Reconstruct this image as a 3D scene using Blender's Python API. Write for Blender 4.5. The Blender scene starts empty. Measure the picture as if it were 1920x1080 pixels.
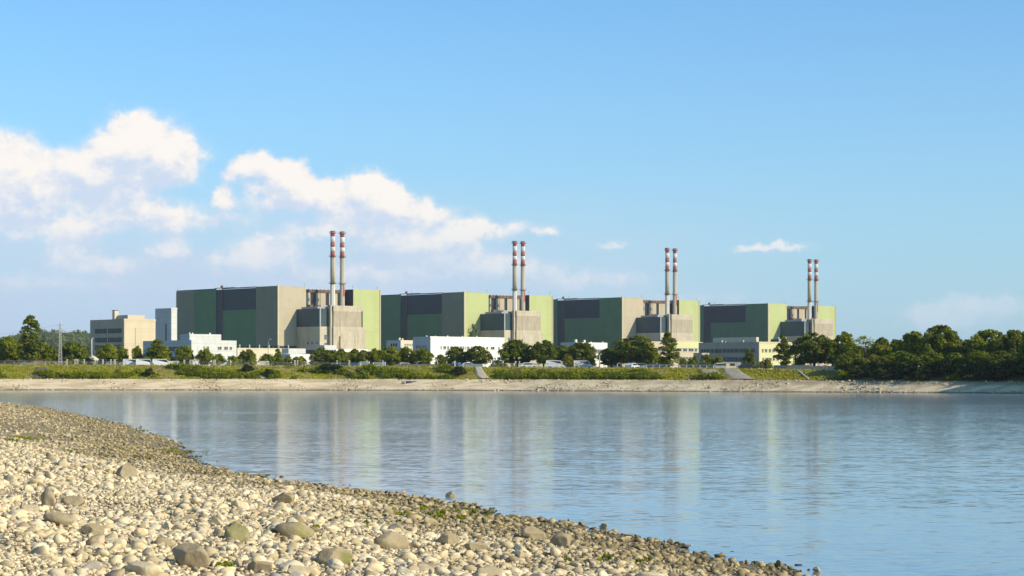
import bpy, bmesh, math, random
import numpy as np
from mathutils import Vector, Matrix, noise as mnoise
R = math.radians
random.seed(7); rng = np.random.default_rng(7)
sc = bpy.context.scene
col = sc.collection

# ------------------------------------------------------------------ camera
EYE = 3.5; F = 4000.0; HY = 706.0          # eye height, focal length in photo pixels, horizon row
cam = bpy.data.cameras.new('camera'); camo = bpy.data.objects.new('camera', cam); col.objects.link(camo)
camo.location = (0, 0, EYE); camo.rotation_euler = (R(90), 0, 0)
cam.sensor_width = 36; cam.lens = 36 * F / 1920; cam.shift_y = (HY - 540) / 1920
cam.clip_start = 0.5; cam.clip_end = 60000
sc.camera = camo
sc.view_settings.view_transform = 'Standard'; sc.view_settings.look = 'None'
sc.view_settings.exposure = 0.08; sc.view_settings.gamma = 1
sc.cycles.max_bounces = 6; sc.cycles.diffuse_bounces = 3; sc.cycles.glossy_bounces = 3
sc.cycles.volume_bounces = 0

# ------------------------------------------------------------------ sun and sky
SUN_EL, SUN_AZ = R(28), math.atan2(0.90, -0.44)
SD = Vector((math.sin(SUN_AZ) * math.cos(SUN_EL), math.cos(SUN_AZ) * math.cos(SUN_EL), math.sin(SUN_EL)))
sl = bpy.data.lights.new('sun', 'SUN'); slo = bpy.data.objects.new('sun', sl); col.objects.link(slo)
sl.energy = 5.0; sl.angle = R(0.5); sl.color = (1.0, 0.88, 0.68)
slo.rotation_euler = SD.to_track_quat('Z', 'Y').to_euler(); slo.location = (200, -100, 200)

w = bpy.data.worlds.new("World"); sc.world = w; w.use_nodes = True
SKY_STRENGTH = 0.15
HAZE = 0.000045

class NT:
    """small helper for node trees"""
    def __init__(s, tree): s.t = tree; s.n = tree.nodes; s.l = tree.links
    def new(s, typ, **kw):
        nd = s.n.new(typ)
        for k, v in kw.items(): setattr(nd, k, v)
        return nd
    def put(s, sock, v):
        if v is None: return
        if hasattr(v, 'is_linked') or isinstance(v, bpy.types.NodeSocket): s.l.new(v, sock)
        else: sock.default_value = v
    def math(s, op, a, b=None, c=None, clamp=False):
        nd = s.new('ShaderNodeMath', operation=op, use_clamp=clamp)
        s.put(nd.inputs[0], a); s.put(nd.inputs[1], b); s.put(nd.inputs[2], c); return nd.outputs[0]
    def vec(s, op, a, b=None, c=None):
        nd = s.new('ShaderNodeVectorMath', operation=op)
        s.put(nd.inputs[0], a); s.put(nd.inputs[1], b); s.put(nd.inputs[2], c)
        return nd.outputs['Value'] if op in ('DOT_PRODUCT', 'LENGTH', 'DISTANCE') else nd.outputs[0]
    def comb(s, x, y, z):
        nd = s.new('ShaderNodeCombineXYZ'); s.put(nd.inputs[0], x); s.put(nd.inputs[1], y); s.put(nd.inputs[2], z); return nd.outputs[0]
    def sep(s, v):
        nd = s.new('ShaderNodeSeparateXYZ'); s.put(nd.inputs[0], v); return nd.outputs
    def mix(s, f, a, b, blend='MIX'):
        nd = s.new('ShaderNodeMix', data_type='RGBA', blend_type=blend)
        s.put(nd.inputs[0], f); s.put(nd.inputs[6], a if not isinstance(a, tuple) else (*a[:3], 1))
        s.put(nd.inputs[7], b if not isinstance(b, tuple) else (*b[:3], 1)); return nd.outputs[2]
    def noise(s, vec, scale, detail=4, rough=0.55, dist=0.0, out=0):
        nd = s.new('ShaderNodeTexNoise'); s.put(nd.inputs['Vector'], vec); nd.inputs['Scale'].default_value = scale
        nd.inputs['Detail'].default_value = detail; nd.inputs['Roughness'].default_value = rough
        nd.inputs['Distortion'].default_value = dist; return nd.outputs[out]
    def ramp(s, f, stops):
        nd = s.new('ShaderNodeValToRGB'); cr = nd.color_ramp
        while len(cr.elements) < len(stops): cr.elements.new(0.5)
        for e, (p, c) in zip(cr.elements, stops): e.position = p; e.color = (*c, 1) if len(c) == 3 else c
        s.put(nd.inputs[0], f); return nd.outputs[0]
    def smooth(s, v, lo, hi):
        nd = s.new('ShaderNodeMapRange', interpolation_type='SMOOTHSTEP'); s.put(nd.inputs[0], v)
        nd.inputs[1].default_value = lo; nd.inputs[2].default_value = hi; return nd.outputs[0]

def build_world():
    # clouds: a field of soft lobes by direction, broken up by fractal noise
    lobes = [  # px, py, rx, ry, amplitude
        (8, 296, 48, 34, 1.2), (-10, 350, 84, 44, 1.1), (66, 335, 40, 28, .8), (60, 385, 70, 24, .6),
        (262, 256, 40, 30, 1.4), (222, 266, 28, 26, 1.1), (314, 292, 38, 36, 1.2), (270, 300, 60, 36, 1.0), (190, 312, 50, 30, .95), (215, 350, 46, 32, 1.0),
        (145, 320, 40, 24, .7), (345, 318, 20, 14, .4),
        (476, 304, 24, 14, 1.3), (448, 324, 18, 12, .8), (520, 322, 26, 14, 1.1), (548, 334, 24, 20, 1.3), (528, 358, 30, 20, .9), (592, 350, 26, 12, 1.0), (612, 366, 36, 16, 1.1), (560, 378, 70, 12, .9), (485, 352, 26, 9, .6), (412, 366, 18, 16, 1.1), (426, 382, 16, 9, .7),
        (684, 346, 20, 18, 1.4), (712, 366, 34, 22, 1.1), (738, 388, 42, 20, .9), (806, 404, 34, 16, .75), (690, 396, 60, 18, .7),
        (880, 434, 22, 18, 1.2), (856, 458, 36, 18, .9), (770, 442, 62, 15, 1.1), (755, 464, 80, 14, .65), (850, 488, 70, 12, .75), (648, 420, 40, 18, .8), (600, 430, 60, 14, .5),
        (262, 392, 60, 14, .85), (185, 418, 46, 16, .8), (140, 450, 34, 22, .75), (120, 480, 30, 18, .6), (318, 424, 36, 14, .7), (314, 466, 30, 13, 1.0), (195, 495, 70, 14, .6), (505, 470, 50, 22, .9), (450, 492, 50, 16, .75), (55, 430, 90, 16, .5), (400, 410, 80, 14, .5),
        (940, 430, 40, 12, .6), (1022, 433, 20, 9, .75), (1450, 466, 48, 7, .85), (1150, 460, 28, 6, .5), (700, 512, 150, 14, .6), (60, 530, 140, 14, .5), (600, 545, 180, 12, .45), (950, 500, 90, 18, .55),
        (1110, 525, 100, 16, .5), (1740, 590, 44, 16, .6), (1850, 570, 60, 16, .75), (1790, 604, 60, 14, .5), (1300, 560, 120, 10, .35)]
    g = bpy.data.node_groups.new('cloud_field', 'ShaderNodeTree')
    g.interface.new_socket('P', in_out='INPUT', socket_type='NodeSocketVector')
    g.interface.new_socket('D', in_out='OUTPUT', socket_type='NodeSocketFloat')
    q = NT(g); gi = q.new('NodeGroupInput'); go = q.new('NodeGroupOutput'); P = gi.outputs[0]
    warp = q.vec('SUBTRACT', q.noise(P, 90, 5, .6, 0, 1), (.5, .5, .5))
    P2 = q.vec('MULTIPLY_ADD', warp, (.016, .012, 0), P)
    acc = 0.0
    for (px, py, rx, ry, a) in lobes:
        u, v = (px - 960) / F, (HY - py) / F; sx, sy = F / rx / 1.25, F / ry / 1.25
        d = q.vec('MULTIPLY_ADD', P2, (sx, sy, 0), (-u * sx, -v * sy, 0))
        e = q.math('POWER', 0.37, q.vec('DOT_PRODUCT', d, d))
        acc = q.math('MULTIPLY_ADD', e, a, acc)
    n1 = q.noise(P, 110, 9, .6, .2); n2 = q.noise(q.vec('ADD', P, (3, 1, 0)), 420, 5, .6)
    nn = q.math('ADD', q.math('MULTIPLY', q.math('SUBTRACT', n1, .5), 1.9), q.math('MULTIPLY', q.math('SUBTRACT', n2, .5), .35))
    o = q.math('ADD', acc, q.math('MULTIPLY', nn, q.math('MINIMUM', q.math('ADD', acc, .12), .75)))
    q.l.new(o, go.inputs[0])
    q = NT(w.node_tree); q.n.clear()
    tc = q.new('ShaderNodeTexCoord'); X, Y, Z = q.sep(tc.outputs['Generated'])
    ys = q.math('MAXIMUM', Y, .05)
    U, V = q.math('DIVIDE', X, ys), q.math('DIVIDE', Z, ys)
    P = q.comb(U, V, 0)
    def field(p):
        nd = q.new('ShaderNodeGroup'); nd.node_tree = g; q.l.new(p, nd.inputs[0]); return nd.outputs[0]
    d0 = field(P); d1 = field(q.vec('ADD', P, (.003, .0085, 0)))
    sky = q.new('ShaderNodeTexSky', sky_type='NISHITA'); sky.sun_disc = False
    sky.sun_elevation = SUN_EL; sky.sun_rotation = SUN_AZ; sky.altitude = 100; sky.air_density = 1.0; sky.dust_density = .6; sky.ozone_density = 2.0
    s0 = sky.outputs[0]
    # the pale summer air near the horizon
    s1 = q.mix(1.0, s0, SKY_TINT, 'MULTIPLY')
    # broad thin veil under the cumulus, thicker to the left
    veil = q.math('MULTIPLY', q.smooth(V, .100, .035), q.smooth(U, .20, -.10))
    vn = q.noise(q.vec('MULTIPLY', P, (1, 2.6, 1)), 26, 6, .55)
    veil = q.math('MULTIPLY', veil, q.math('MULTIPLY_ADD', vn, 2.3, -.10), None, True)
    s2 = q.mix(veil, s1, CLOUD_VEIL)
    low = q.smooth(V, .30, -.02)
    s2 = q.mix(q.math('MULTIPLY', q.math('POWER', low, 2.2), .62), s2, HORIZON)
    dens = q.smooth(d0, .03, .70)
    lit = q.math('MULTIPLY_ADD', q.math('SUBTRACT', d0, d1), .42, .50)
    pk = q.noise(q.vec('MULTIPLY', P, (1, 1.4, 1)), 95, 7, .6)
    lit = q.math('ADD', lit, q.math('MULTIPLY', q.math('SUBTRACT', pk, .50), 1.5), None, True)
    lit = q.smooth(lit, .08, .95)
    lit = q.math('MULTIPLY', lit, q.smooth(V, .005, .080))
    cc = q.mix(lit, CLOUD_SHADE, CLOUD_LIT)
    front = q.math('GREATER_THAN', Y, .06)
    dens = q.math('MULTIPLY', q.math('MULTIPLY', dens, front), q.math('MULTIPLY_ADD', q.smooth(V, .03, .085), .45, .5))
    out = q.mix(dens, s2, cc)
    bg = q.new('ShaderNodeBackground'); q.l.new(out, bg.inputs[0]); bg.inputs[1].default_value = SKY_STRENGTH
    ow = q.new('ShaderNodeOutputWorld'); q.l.new(bg.outputs[0], ow.inputs[0])
K = 1 / SKY_STRENGTH
SKY_TINT = (.55, .875, 1.12)
HORIZON = (.43 * K, .61 * K, .80 * K)
CLOUD_VEIL = (.63 * K, .72 * K, .86 * K)
CLOUD_SHADE = (.62 * K, .71 * K, .86 * K)
CLOUD_LIT = (1.0 * K, .93 * K, .86 * K)
build_world()

# ------------------------------------------------------------------ helpers
def tag(o, label=None, cat=None, group=None, kind=None):
    if label: o['label'] = label
    if cat: o['category'] = cat
    if group: o['group'] = group
    if kind: o['kind'] = kind
    return o

def empty(name, loc=(0, 0, 0), rz=0, **kw):
    o = bpy.data.objects.new(name, None); col.objects.link(o); o.location = loc; o.rotation_euler = (0, 0, rz)
    o.empty_display_size = .5
    return tag(o, **kw)

class MB:
    """mesh builder: boxes, bars, rings with material slots"""
    def __init__(s): s.v = []; s.f = []; s.m = []
    def quad(s, a, b, c, d, m=0):
        i = len(s.v); s.v += [a, b, c, d]; s.f.append((i, i + 1, i + 2, i + 3)); s.m.append(m)
    def box(s, x0, x1, y0, y1, z0, z1, m=0):
        i = len(s.v)
        s.v += [(x, y, z) for z in (z0, z1) for y in (y0, y1) for x in (x0, x1)]
        for f in ((0, 2, 3, 1), (4, 5, 7, 6), (0, 1, 5, 4), (2, 6, 7, 3), (0, 4, 6, 2), (1, 3, 7, 5)):
            s.f.append(tuple(i + k for k in f)); s.m.append(m)
        return s
    def tube(s, pts, rad, n=8, m=0, cap=True):
        pts = [Vector(p) for p in pts]
        if not isinstance(rad, (list, tuple)): rad = [rad] * len(pts)
        base = len(s.v)
        for k, p in enumerate(pts):
            a = pts[max(k - 1, 0)]; b = pts[min(k + 1, len(pts) - 1)]; t = (b - a).normalized()
            up = Vector((0, 0, 1)) if abs(t.z) < .9 else Vector((1, 0, 0))
            e = t.cross(up).normalized(); g = e.cross(t)
            for j in range(n):
                an = 2 * math.pi * j / n; s.v.append(tuple(p + rad[k] * (math.cos(an) * e + math.sin(an) * g)))
        for k in range(len(pts) - 1):
            for j in range(n):
                s.f.append((base + k * n + j, base + k * n + (j + 1) % n, base + (k + 1) * n + (j + 1) % n, base + (k + 1) * n + j)); s.m.append(m)
        if cap:
            s.f.append(tuple(base + j for j in range(n))[::-1]); s.m.append(m)
            s.f.append(tuple(base + (len(pts) - 1) * n + j for j in range(n))); s.m.append(m)
        return s
    def build(s, name, mats, parent=None, smooth=False, loc=(0, 0, 0)):
        me = bpy.data.meshes.new(name); me.from_pydata([tuple(v) for v in s.v], [], s.f)
        if not isinstance(mats, (list, tuple)): mats = [mats]
        for m in mats: me.materials.append(m)
        me.polygons.foreach_set('material_index', s.m)
        if smooth: me.polygons.foreach_set('use_smooth', [True] * len(s.f))
        bm = bmesh.new(); bm.from_mesh(me); bmesh.ops.recalc_face_normals(bm, faces=bm.faces); bm.to_mesh(me); bm.free()
        o = bpy.data.objects.new(name, me); col.objects.link(o); o.parent = parent; o.location = loc
        return o

def np_mesh(name, V, T, mat, parent=None, smooth=False, tint=None):
    """fast mesh from numpy vertices and equal-sided faces"""
    V = np.asarray(V, np.float32); T = np.asarray(T, np.int32); k = T.shape[1]
    me = bpy.data.meshes.new(name); me.vertices.add(len(V)); me.vertices.foreach_set('co', V.ravel())
    me.loops.add(T.size); me.loops.foreach_set('vertex_index', T.ravel())
    me.polygons.add(len(T)); me.polygons.foreach_set('loop_start', np.arange(len(T), dtype=np.int32) * k)
    me.polygons.foreach_set('loop_total', np.full(len(T), k, np.int32))
    if smooth: me.polygons.foreach_set('use_smooth', np.ones(len(T), bool))
    if tint is not None:
        a = me.attributes.new('tint', 'FLOAT', 'POINT'); a.data.foreach_set('value', np.asarray(tint, np.float32))
    me.materials.append(mat); me.update(calc_edges=True)
    o = bpy.data.objects.new(name, me); col.objects.link(o); o.parent = parent
    return o

def copy_tree(o, parent=None):
    c = o.copy(); col.objects.link(c)
    if parent is not None: c.parent = parent
    for ch in kids.get(o.name, []) or [x for x in o.children]: copy_tree(ch, c)
    return c
kids = {}

def at(px, D): return (px - 960) * D / F
def zt(py, D): return EYE + (HY - py) * D / F

# ------------------------------------------------------------------ materials
def mat(name):
    m = bpy.data.materials.new(name); m.use_nodes = True; q = NT(m.node_tree); q.n.clear()
    b = q.new('ShaderNodeBsdfPrincipled'); o = q.new('ShaderNodeOutputMaterial'); q.l.new(b.outputs[0], o.inputs[0])
    b.inputs['Specular IOR Level'].default_value = .3
    return m, q, b

def wall_mat(name, c, var=.12, rough=.75, ribs=None, stain=.25, seam=None, streak=.0, scale=.12, stain_col=None):
    """painted, clad or concrete wall: tone drift, rain streaks, optional ribs and panel joints"""
    m, q, b = mat(name)
    tc = q.new('ShaderNodeTexCoord').outputs['Object']
    n1 = q.noise(tc, scale, 5, .6); n2 = q.noise(q.vec('MULTIPLY', tc, (1, 1, .12)), .9, 4, .6); n3 = q.noise(tc, 2.5, 4, .7)
    base = q.mix(q.math('MULTIPLY_ADD', n1, 1.6, -.3, True), tuple(x * (1 - var) for x in c), tuple(min(x * (1 + var), .95) for x in c))
    sc_ = stain_col or tuple(x * .55 for x in c)
    base = q.mix(q.math('MULTIPLY', q.smooth(n2, .5, .78), stain), base, sc_)
    base = q.mix(q.math('MULTIPLY', q.smooth(n3, .55, .75), stain * .5), base, tuple(x * .7 for x in c))
    n4 = q.noise(q.vec('MULTIPLY', tc, (1, 1, .10)), .22, 5, .65)
    base = q.mix(q.math('MULTIPLY', q.smooth(n4, .48, .66), stain * .55), base, sc_)
    X, Y, Z = q.sep(tc)
    if seam:
        sx, sz = seam
        h = q.math('ADD', X, Y)
        a = q.math('LESS_THAN', q.math('FRACT', q.math('DIVIDE', h, sx)), .12 / sx * 1.6)
        d = q.math('LESS_THAN', q.math('FRACT', q.math('DIVIDE', Z, sz)), .14 / sz * 1.6)
        base = q.mix(q.math('MULTIPLY', q.math('MAXIMUM', a, d), .28), base, tuple(x * .45 for x in c))
        # each panel weathers a little differently
        cell = q.comb(q.math('FLOOR', q.math('DIVIDE', h, sx)), q.math('FLOOR', q.math('DIVIDE', Z, sz)), 0)
        wn = q.new('ShaderNodeTexWhiteNoise'); q.l.new(cell, wn.inputs[0])
        base = q.mix(q.math('MULTIPLY', wn.outputs[0], .16), base, tuple(x * .6 for x in c))
    q.l.new(base, b.inputs['Base Color']); b.inputs['Roughness'].default_value = rough
    hgt = q.math('MULTIPLY', n3, .3)
    if ribs:
        hgt = q.math('ADD', hgt, q.math('PINGPONG', q.math('ADD', X, Y), ribs))
    bp = q.new('ShaderNodeBump'); bp.inputs['Strength'].default_value = .35; bp.inputs['Distance'].default_value = .1
    q.l.new(hgt, bp.inputs['Height']); q.l.new(bp.outputs[0], b.inputs['Normal'])
    return m

M = {}
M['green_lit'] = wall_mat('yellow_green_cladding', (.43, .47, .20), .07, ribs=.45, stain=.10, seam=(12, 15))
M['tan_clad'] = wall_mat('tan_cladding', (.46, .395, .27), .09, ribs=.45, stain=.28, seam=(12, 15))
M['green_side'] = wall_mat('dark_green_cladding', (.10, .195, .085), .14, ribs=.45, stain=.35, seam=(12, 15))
M['grey_green'] = wall_mat('grey_green_cladding', (.21, .21, .15), .16, ribs=.45, stain=.25, seam=(12, 15), scale=.05)
M['navy'] = wall_mat('navy_cladding', (.015, .018, .026), .2, ribs=.45, stain=.2, seam=(6, 15), rough=.5)
M['teal'] = wall_mat('dark_teal_cladding', (.032, .066, .070), .2, ribs=.45, stain=.25, seam=(6, 7), rough=.5)
M['concrete'] = wall_mat('weathered_concrete', (.41, .35, .25), .16, stain=.8, seam=(6, 7.5), stain_col=(.20, .16, .11))
M['concrete_low'] = wall_mat('pale_concrete', (.52, .45, .33), .14, stain=.8, seam=(6, 7.5), stain_col=(.26, .21, .14))
M['chimney'] = wall_mat('chimney_concrete', (.46, .41, .30), .08, stain=.2)
M['chimney_pale'] = wall_mat('pale_chimney_render', (.62, .58, .49), .06, stain=.2)
M['red'] = wall_mat('faded_red_paint', (.46, .13, .09), .2, stain=.6, stain_col=(.45, .2, .14))
M['white'] = wall_mat('white_paint', (.80, .78, .72), .04, stain=.06)
M['white_wall'] = wall_mat('white_rendered_wall', (.80, .77, .70), .03, stain=.08)
M['blue_grey'] = wall_mat('blue_grey_panels_and_shade', (.42, .46, .50), .06, stain=.10, seam=(3, 3))  # colour of the panels; also paints the shaded ends of the white offices
M['pale_panels'] = wall_mat('pale_grey_panels', (.60, .60, .56), .05, stain=.12, seam=(3, 3))
M['cream'] = wall_mat('cream_render', (.60, .50, .34), .06, stain=.22, seam=(9, 7))
M['cream_low'] = wall_mat('cream_blockwork', (.62, .54, .38), .07, stain=.25)
M['office_yellow'] = wall_mat('pale_yellow_render', (.58, .56, .30), .05, stain=.12)
M['office_tan'] = wall_mat('tan_rendered_wall', (.52, .43, .30), .08, stain=.25)
M['office_grey'] = wall_mat('grey_brown_render', (.34, .315, .255), .1, stain=.25)
M['rust'] = wall_mat('rusty_steel', (.16, .09, .045), .3, stain=.5)
M['steel'] = wall_mat('galvanised_steel', (.36, .36, .34), .1, rough=.5)
M['pylon'] = wall_mat('pale_painted_steel', (.50, .48, .42), .15, rough=.6)
M['roofing'] = wall_mat('roof_felt', (.16, .15, .14), .2, stain=.4)
M['wall_stone'] = wall_mat('sandy_wall', (.55, .46, .32), .12, stain=.4, seam=(3, 9))
M['lattice'] = wall_mat('dark_steel', (.05, .055, .06), .2)
m, q, b = mat('window_glass'); b.inputs['Roughness'].default_value = .08; b.inputs['Specular IOR Level'].default_value = .6
nz = q.noise(q.new('ShaderNodeTexCoord').outputs['Object'], .45, 2); q.l.new(q.mix(nz, (.012, .018, .024), (.05, .06, .07)), b.inputs['Base Color']); M['glass'] = m
def paint(name, c, rough=.35):
    m, q, b = mat(name); nz = q.noise(q.new('ShaderNodeTexCoord').outputs['Object'], 1.2, 4)
    q.l.new(q.mix(nz, tuple(x * .85 for x in c), c), b.inputs['Base Color']); b.inputs['Roughness'].default_value = rough; b.inputs['Coat Weight'].default_value = .3
    return m
M['car_white'] = paint('white_car_paint', (.78, .78, .76)); M['car_dark'] = paint('dark_car_paint', (.03, .035, .05))
M['car_silver'] = paint('silver_car_paint', (.42, .43, .44)); M['car_red'] = paint('red_car_paint', (.35, .03, .03)); M['car_blue'] = paint('blue_car_paint', (.04, .08, .2))
M['rubber'] = paint('tyre_rubber', (.02, .02, .02), .9)

def leaf_mat(name, c1, c2, c3):
    m, q, b = mat(name)
    g = q.new('ShaderNodeNewGeometry'); oi = q.new('ShaderNodeObjectInfo')
    n = q.noise(g.outputs['Position'], .35, 4, .6)
    colr = q.mix(q.smooth(n, .35, .65), c1, c2)
    colr = q.mix(q.math('MULTIPLY', oi.outputs['Random'], .55), colr, c3)
    at_ = q.new('ShaderNodeAttribute', attribute_name='tint').outputs['Fac']
    colr = q.mix(q.math('MULTIPLY', q.math('SUBTRACT', at_, .5), .9, None, True), colr, tuple(min(1, x * 1.5) for x in c2))
    q.l.new(colr, b.inputs['Base Color']); b.inputs['Roughness'].default_value = .6; b.inputs['Specular IOR Level'].default_value = .2
    tr = q.new('ShaderNodeBsdfTranslucent'); q.l.new(colr, tr.inputs[0])
    mx = q.new('ShaderNodeMixShader'); mx.inputs[0].default_value = .36
    q.l.new(b.outputs[0], mx.inputs[1]); q.l.new(tr.outputs[0], mx.inputs[2])
    out = [x for x in q.n if x.type == 'OUTPUT_MATERIAL'][0]; q.l.new(mx.outputs[0], out.inputs[0])
    return m
M['leaf'] = leaf_mat('broadleaf_foliage', (.12, .165, .004), (.29, .30, .010), (.18, .205, .008))
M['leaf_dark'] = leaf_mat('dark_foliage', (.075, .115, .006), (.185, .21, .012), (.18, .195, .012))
M['leaf_yellow'] = leaf_mat('yellow_green_foliage', (.16, .17, .015), (.26, .25, .025), (.19, .19, .02))
M['leaf_dry'] = leaf_mat('thin_olive_foliage', (.12, .13, .05), (.17, .16, .07), (.1, .1, .04))
M['shrub'] = leaf_mat('bank_scrub', (.12, .16, .002), (.30, .31, .004), (.18, .21, .004))
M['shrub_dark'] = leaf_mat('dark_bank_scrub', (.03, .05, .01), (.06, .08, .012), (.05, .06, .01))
M['scree'] = wall_mat('grey_scree', (.42, .36, .25), .2, stain=.5, scale=.8)
M['earth'] = wall_mat('bare_earth', (.17, .125, .07), .25, stain=.4, scale=.5)
m, q, b = mat('bark'); n = q.noise(q.new('ShaderNodeTexCoord').outputs['Object'], 3, 5)
q.l.new(q.mix(n, (.05, .038, .026), (.15, .12, .085)), b.inputs['Base Color']); b.inputs['Roughness'].default_value = .9; M['bark'] = m

# ------------------------------------------------------------------ ground: the far bank with its plateau
shoreX = np.array([-3000, -700, -132, -48, 0, 41.8, 74.7, 105, 170, 300, 3000.])
shoreD = np.array([560, 556, 549, 538, 518.5, 491, 467, 437.5, 380, 330, 300.])
stoneZ = np.array([2.8, 2.8, 2.8, 2.75, 2.7, 2.65, 2.5, 2.4, 2.4, 2.4, 2.4])
crestZ = np.array([6.7, 6.7, 6.6, 6.15, 5.8, 5.45, 4.9, 4.55, 4.5, 4.5, 4.5])
def shoreline(x): return np.interp(x, shoreX, shoreD)
def fbm2(x, y, s, o=4):
    v = 0; a = 1; t = 0
    for k in range(o):
        v += a * mnoise.noise((x / s * 2 ** k, y / s * 2 ** k, 3.1 + k)); t += a; a *= .5
    return v / t
def gz(x, y):
    """height of the far bank at a point"""
    d = y - shoreline(x); s = np.interp(x, shoreX, stoneZ); c = np.interp(x, shoreX, crestZ)
    return float(np.interp(d, [-40, 0, 6.2, 8.2, 13.0, 16.0, 19, 60, 400, 2500, 40000], [-5, -.02, s, s + .12, (s + c) / 2 + .25, c, c - .15, 5.4, 5.2, 5.0, 5.0]))
def build_far_bank():
    xs = np.concatenate([np.linspace(-9000, -260, 14), np.linspace(-240, 240, 320), np.linspace(260, 9000, 14)])
    ds = np.concatenate([[-40, -10, -2, -.5, 0, .6, 1.5, 2.6, 3.8, 5, 6.2, 7.2, 8.2, 9, 10, 11, 12, 13, 14, 15, 15.6, 16, 17, 19, 24, 32, 45, 60, 120, 250, 500, 1000, 2500, 9000, 40000]])
    V = []
    for x in xs:
        for d in ds:
            y = shoreline(x) + d; z = gz(x, y)
            if abs(x) < 250:
                if -1 <= d < 7: z += .16 * fbm2(x, y, 5) + .05 * mnoise.noise((x * 1.7, y * 1.7, 0)); y += .9 * fbm2(x, d, 14)
                if 7 <= d < 16: z += .35 * fbm2(x, y, 7) * (1 if d < 15 else .3)
            V.append((x, y, z))
    n = len(ds); T = []
    for i in range(len(xs) - 1):
        for j in range(n - 1): T.append((i * n + j, (i + 1) * n + j, (i + 1) * n + j + 1, i * n + j + 1))
    me = bpy.data.meshes.new('ground'); me.from_pydata(V, [], T); me.polygons.foreach_set('use_smooth', [True] * len(T))
    # a bank band coordinate: metres beyond the waterline
    a = me.attributes.new('beyond', 'FLOAT', 'POINT'); a.data.foreach_set('value', np.tile(ds, len(xs)).astype(np.float32))
    o = bpy.data.objects.new('ground', me); col.objects.link(o); tag(o, kind='structure')
    m, q, b = mat('bank_ground'); me.materials.append(m)
    P = q.new('ShaderNodeNewGeometry').outputs['Position']; be = q.new('ShaderNodeAttribute', attribute_name='beyond').outputs['Fac']
    n1 = q.noise(P, .5, 6, .65); n2 = q.noise(q.vec('MULTIPLY', P, (.10, .35, 1)), 1, 5, .6); n3 = q.noise(P, 3, 5, .7)
    # stone revetment
    st = q.mix(q.smooth(n2, .42, .58), (.68, .52, .29), (.90, .72, .44))
    st = q.mix(q.math('MULTIPLY', q.smooth(n3, .5, .75), .35), st, (.34, .27, .17))
    X, Y, Z = q.sep(P)
    jt = q.math('LESS_THAN', q.math('FRACT', q.math('DIVIDE', q.math('ADD', X, q.math('MULTIPLY', be, 1.1)), 21.0)), .012)
    st = q.mix(q.math('MULTIPLY', jt, .35), st, (.12, .09, .06))
    st = q.mix(q.math('MULTIPLY', q.smooth(be, 1.1, .1), .85), st, (.10, .075, .045))
    upper = q.smooth(q.math('ADD', be, q.math('MULTIPLY', n1, 3)), 5.0, 6.6)
    upper = q.math('MULTIPLY', upper, q.smooth(X, -10, 90))
    st = q.mix(q.math('MULTIPLY', upper, .6), st, (.26, .19, .11))
    gr = q.mix(q.smooth(n1, .38, .6), (.17, .19, .002), (.33, .30, .012))
    dry = q.noise(q.vec('MULTIPLY', P, (1, .6, 1)), .16, 4, .6)
    gr = q.mix(q.smooth(dry, .48, .58), gr, (.36, .285, .11))
    gr = q.mix(q.math('MULTIPLY', q.smooth(X, 40, 95), .7), gr, (.10, .085, .03))  # grass darkened towards the right, painting in the shade of the wood
    band = q.smooth(q.math('ADD', be, q.math('MULTIPLY', q.math('SUBTRACT', n3, .5), 1.5)), 7.2, 7.9)
    cc = q.mix(band, st, gr)
    tr = q.math('MULTIPLY', q.smooth(be, 15.3, 16.0), q.smooth(be, 24, 19)); cc = q.mix(q.math('MULTIPLY', tr, .75), cc, (.36, .30, .19))
    q.l.new(cc, b.inputs['Base Color']); b.inputs['Roughness'].default_value = .95
    bp = q.new('ShaderNodeBump'); bp.inputs['Strength'].default_value = .8; bp.inputs['Distance'].default_value = .4
    q.l.new(n3, bp.inputs['Height']); q.l.new(bp.outputs[0], b.inputs['Normal'])
build_far_bank()

# ------------------------------------------------------------------ near shore
NS = [(-130, 420), (-95, 330), (-65.9, 274.5), (-51, 237), (-32.8, 172.8), (-21.8, 132), (-18.0, 117.6), (-15.3, 100.7), (-12.6, 88), (-9.2, 77),
      (-5.2, 67), (-1.98, 60.9), (.53, 53), (2.8, 46.8), (5.2, 38.7), (6.4, 34.5), (9.5, 25), (18, 0), (35, -50), (80, -160)]
NSa = np.array(NS, float)
def shore_dist(x, y):
    """signed distance to the near waterline, positive on land (left of it)"""
    x = np.atleast_1d(np.asarray(x, float)); y = np.atleast_1d(np.asarray(y, float))
    best = np.full(x.shape, 1e9); sgn = np.ones(x.shape)
    for (ax, ay), (bx, by) in zip(NSa[:-1], NSa[1:]):
        dx, dy = bx - ax, by - ay; t = np.clip(((x - ax) * dx + (y - ay) * dy) / (dx * dx + dy * dy), 0, 1)
        qx, qy = ax + t * dx, ay + t * dy; d = np.hypot(x - qx, y - qy); c = dx * (y - ay) - dy * (x - ax)
        m_ = d < best; best = np.where(m_, d, best); sgn = np.where(m_, np.where(c < 0, 1, -1), sgn)
    return best * sgn
def near_z(d, x, y):
    # a beach rising from the waterline to a flat top
    h = np.interp(d, [-60, 0, 3, 6, 16, 26, 60], [-7, 0, .30, .62, 1.74, 2.0, 2.6])
    wob = .07 * np.sin(x * .9 + 1.3 * np.sin(y * .31)) + .06 * np.sin(y * .55 + x * .2)
    return h + wob * np.clip(d / 4, 0.15, 1)
def edge_wobble(x, y): return -.62 + .35 * np.sin(x * 1.1 + y * .37) + .25 * np.sin(y * .9 - x * .4) + .2 * np.sin(y * 2.3)
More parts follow.
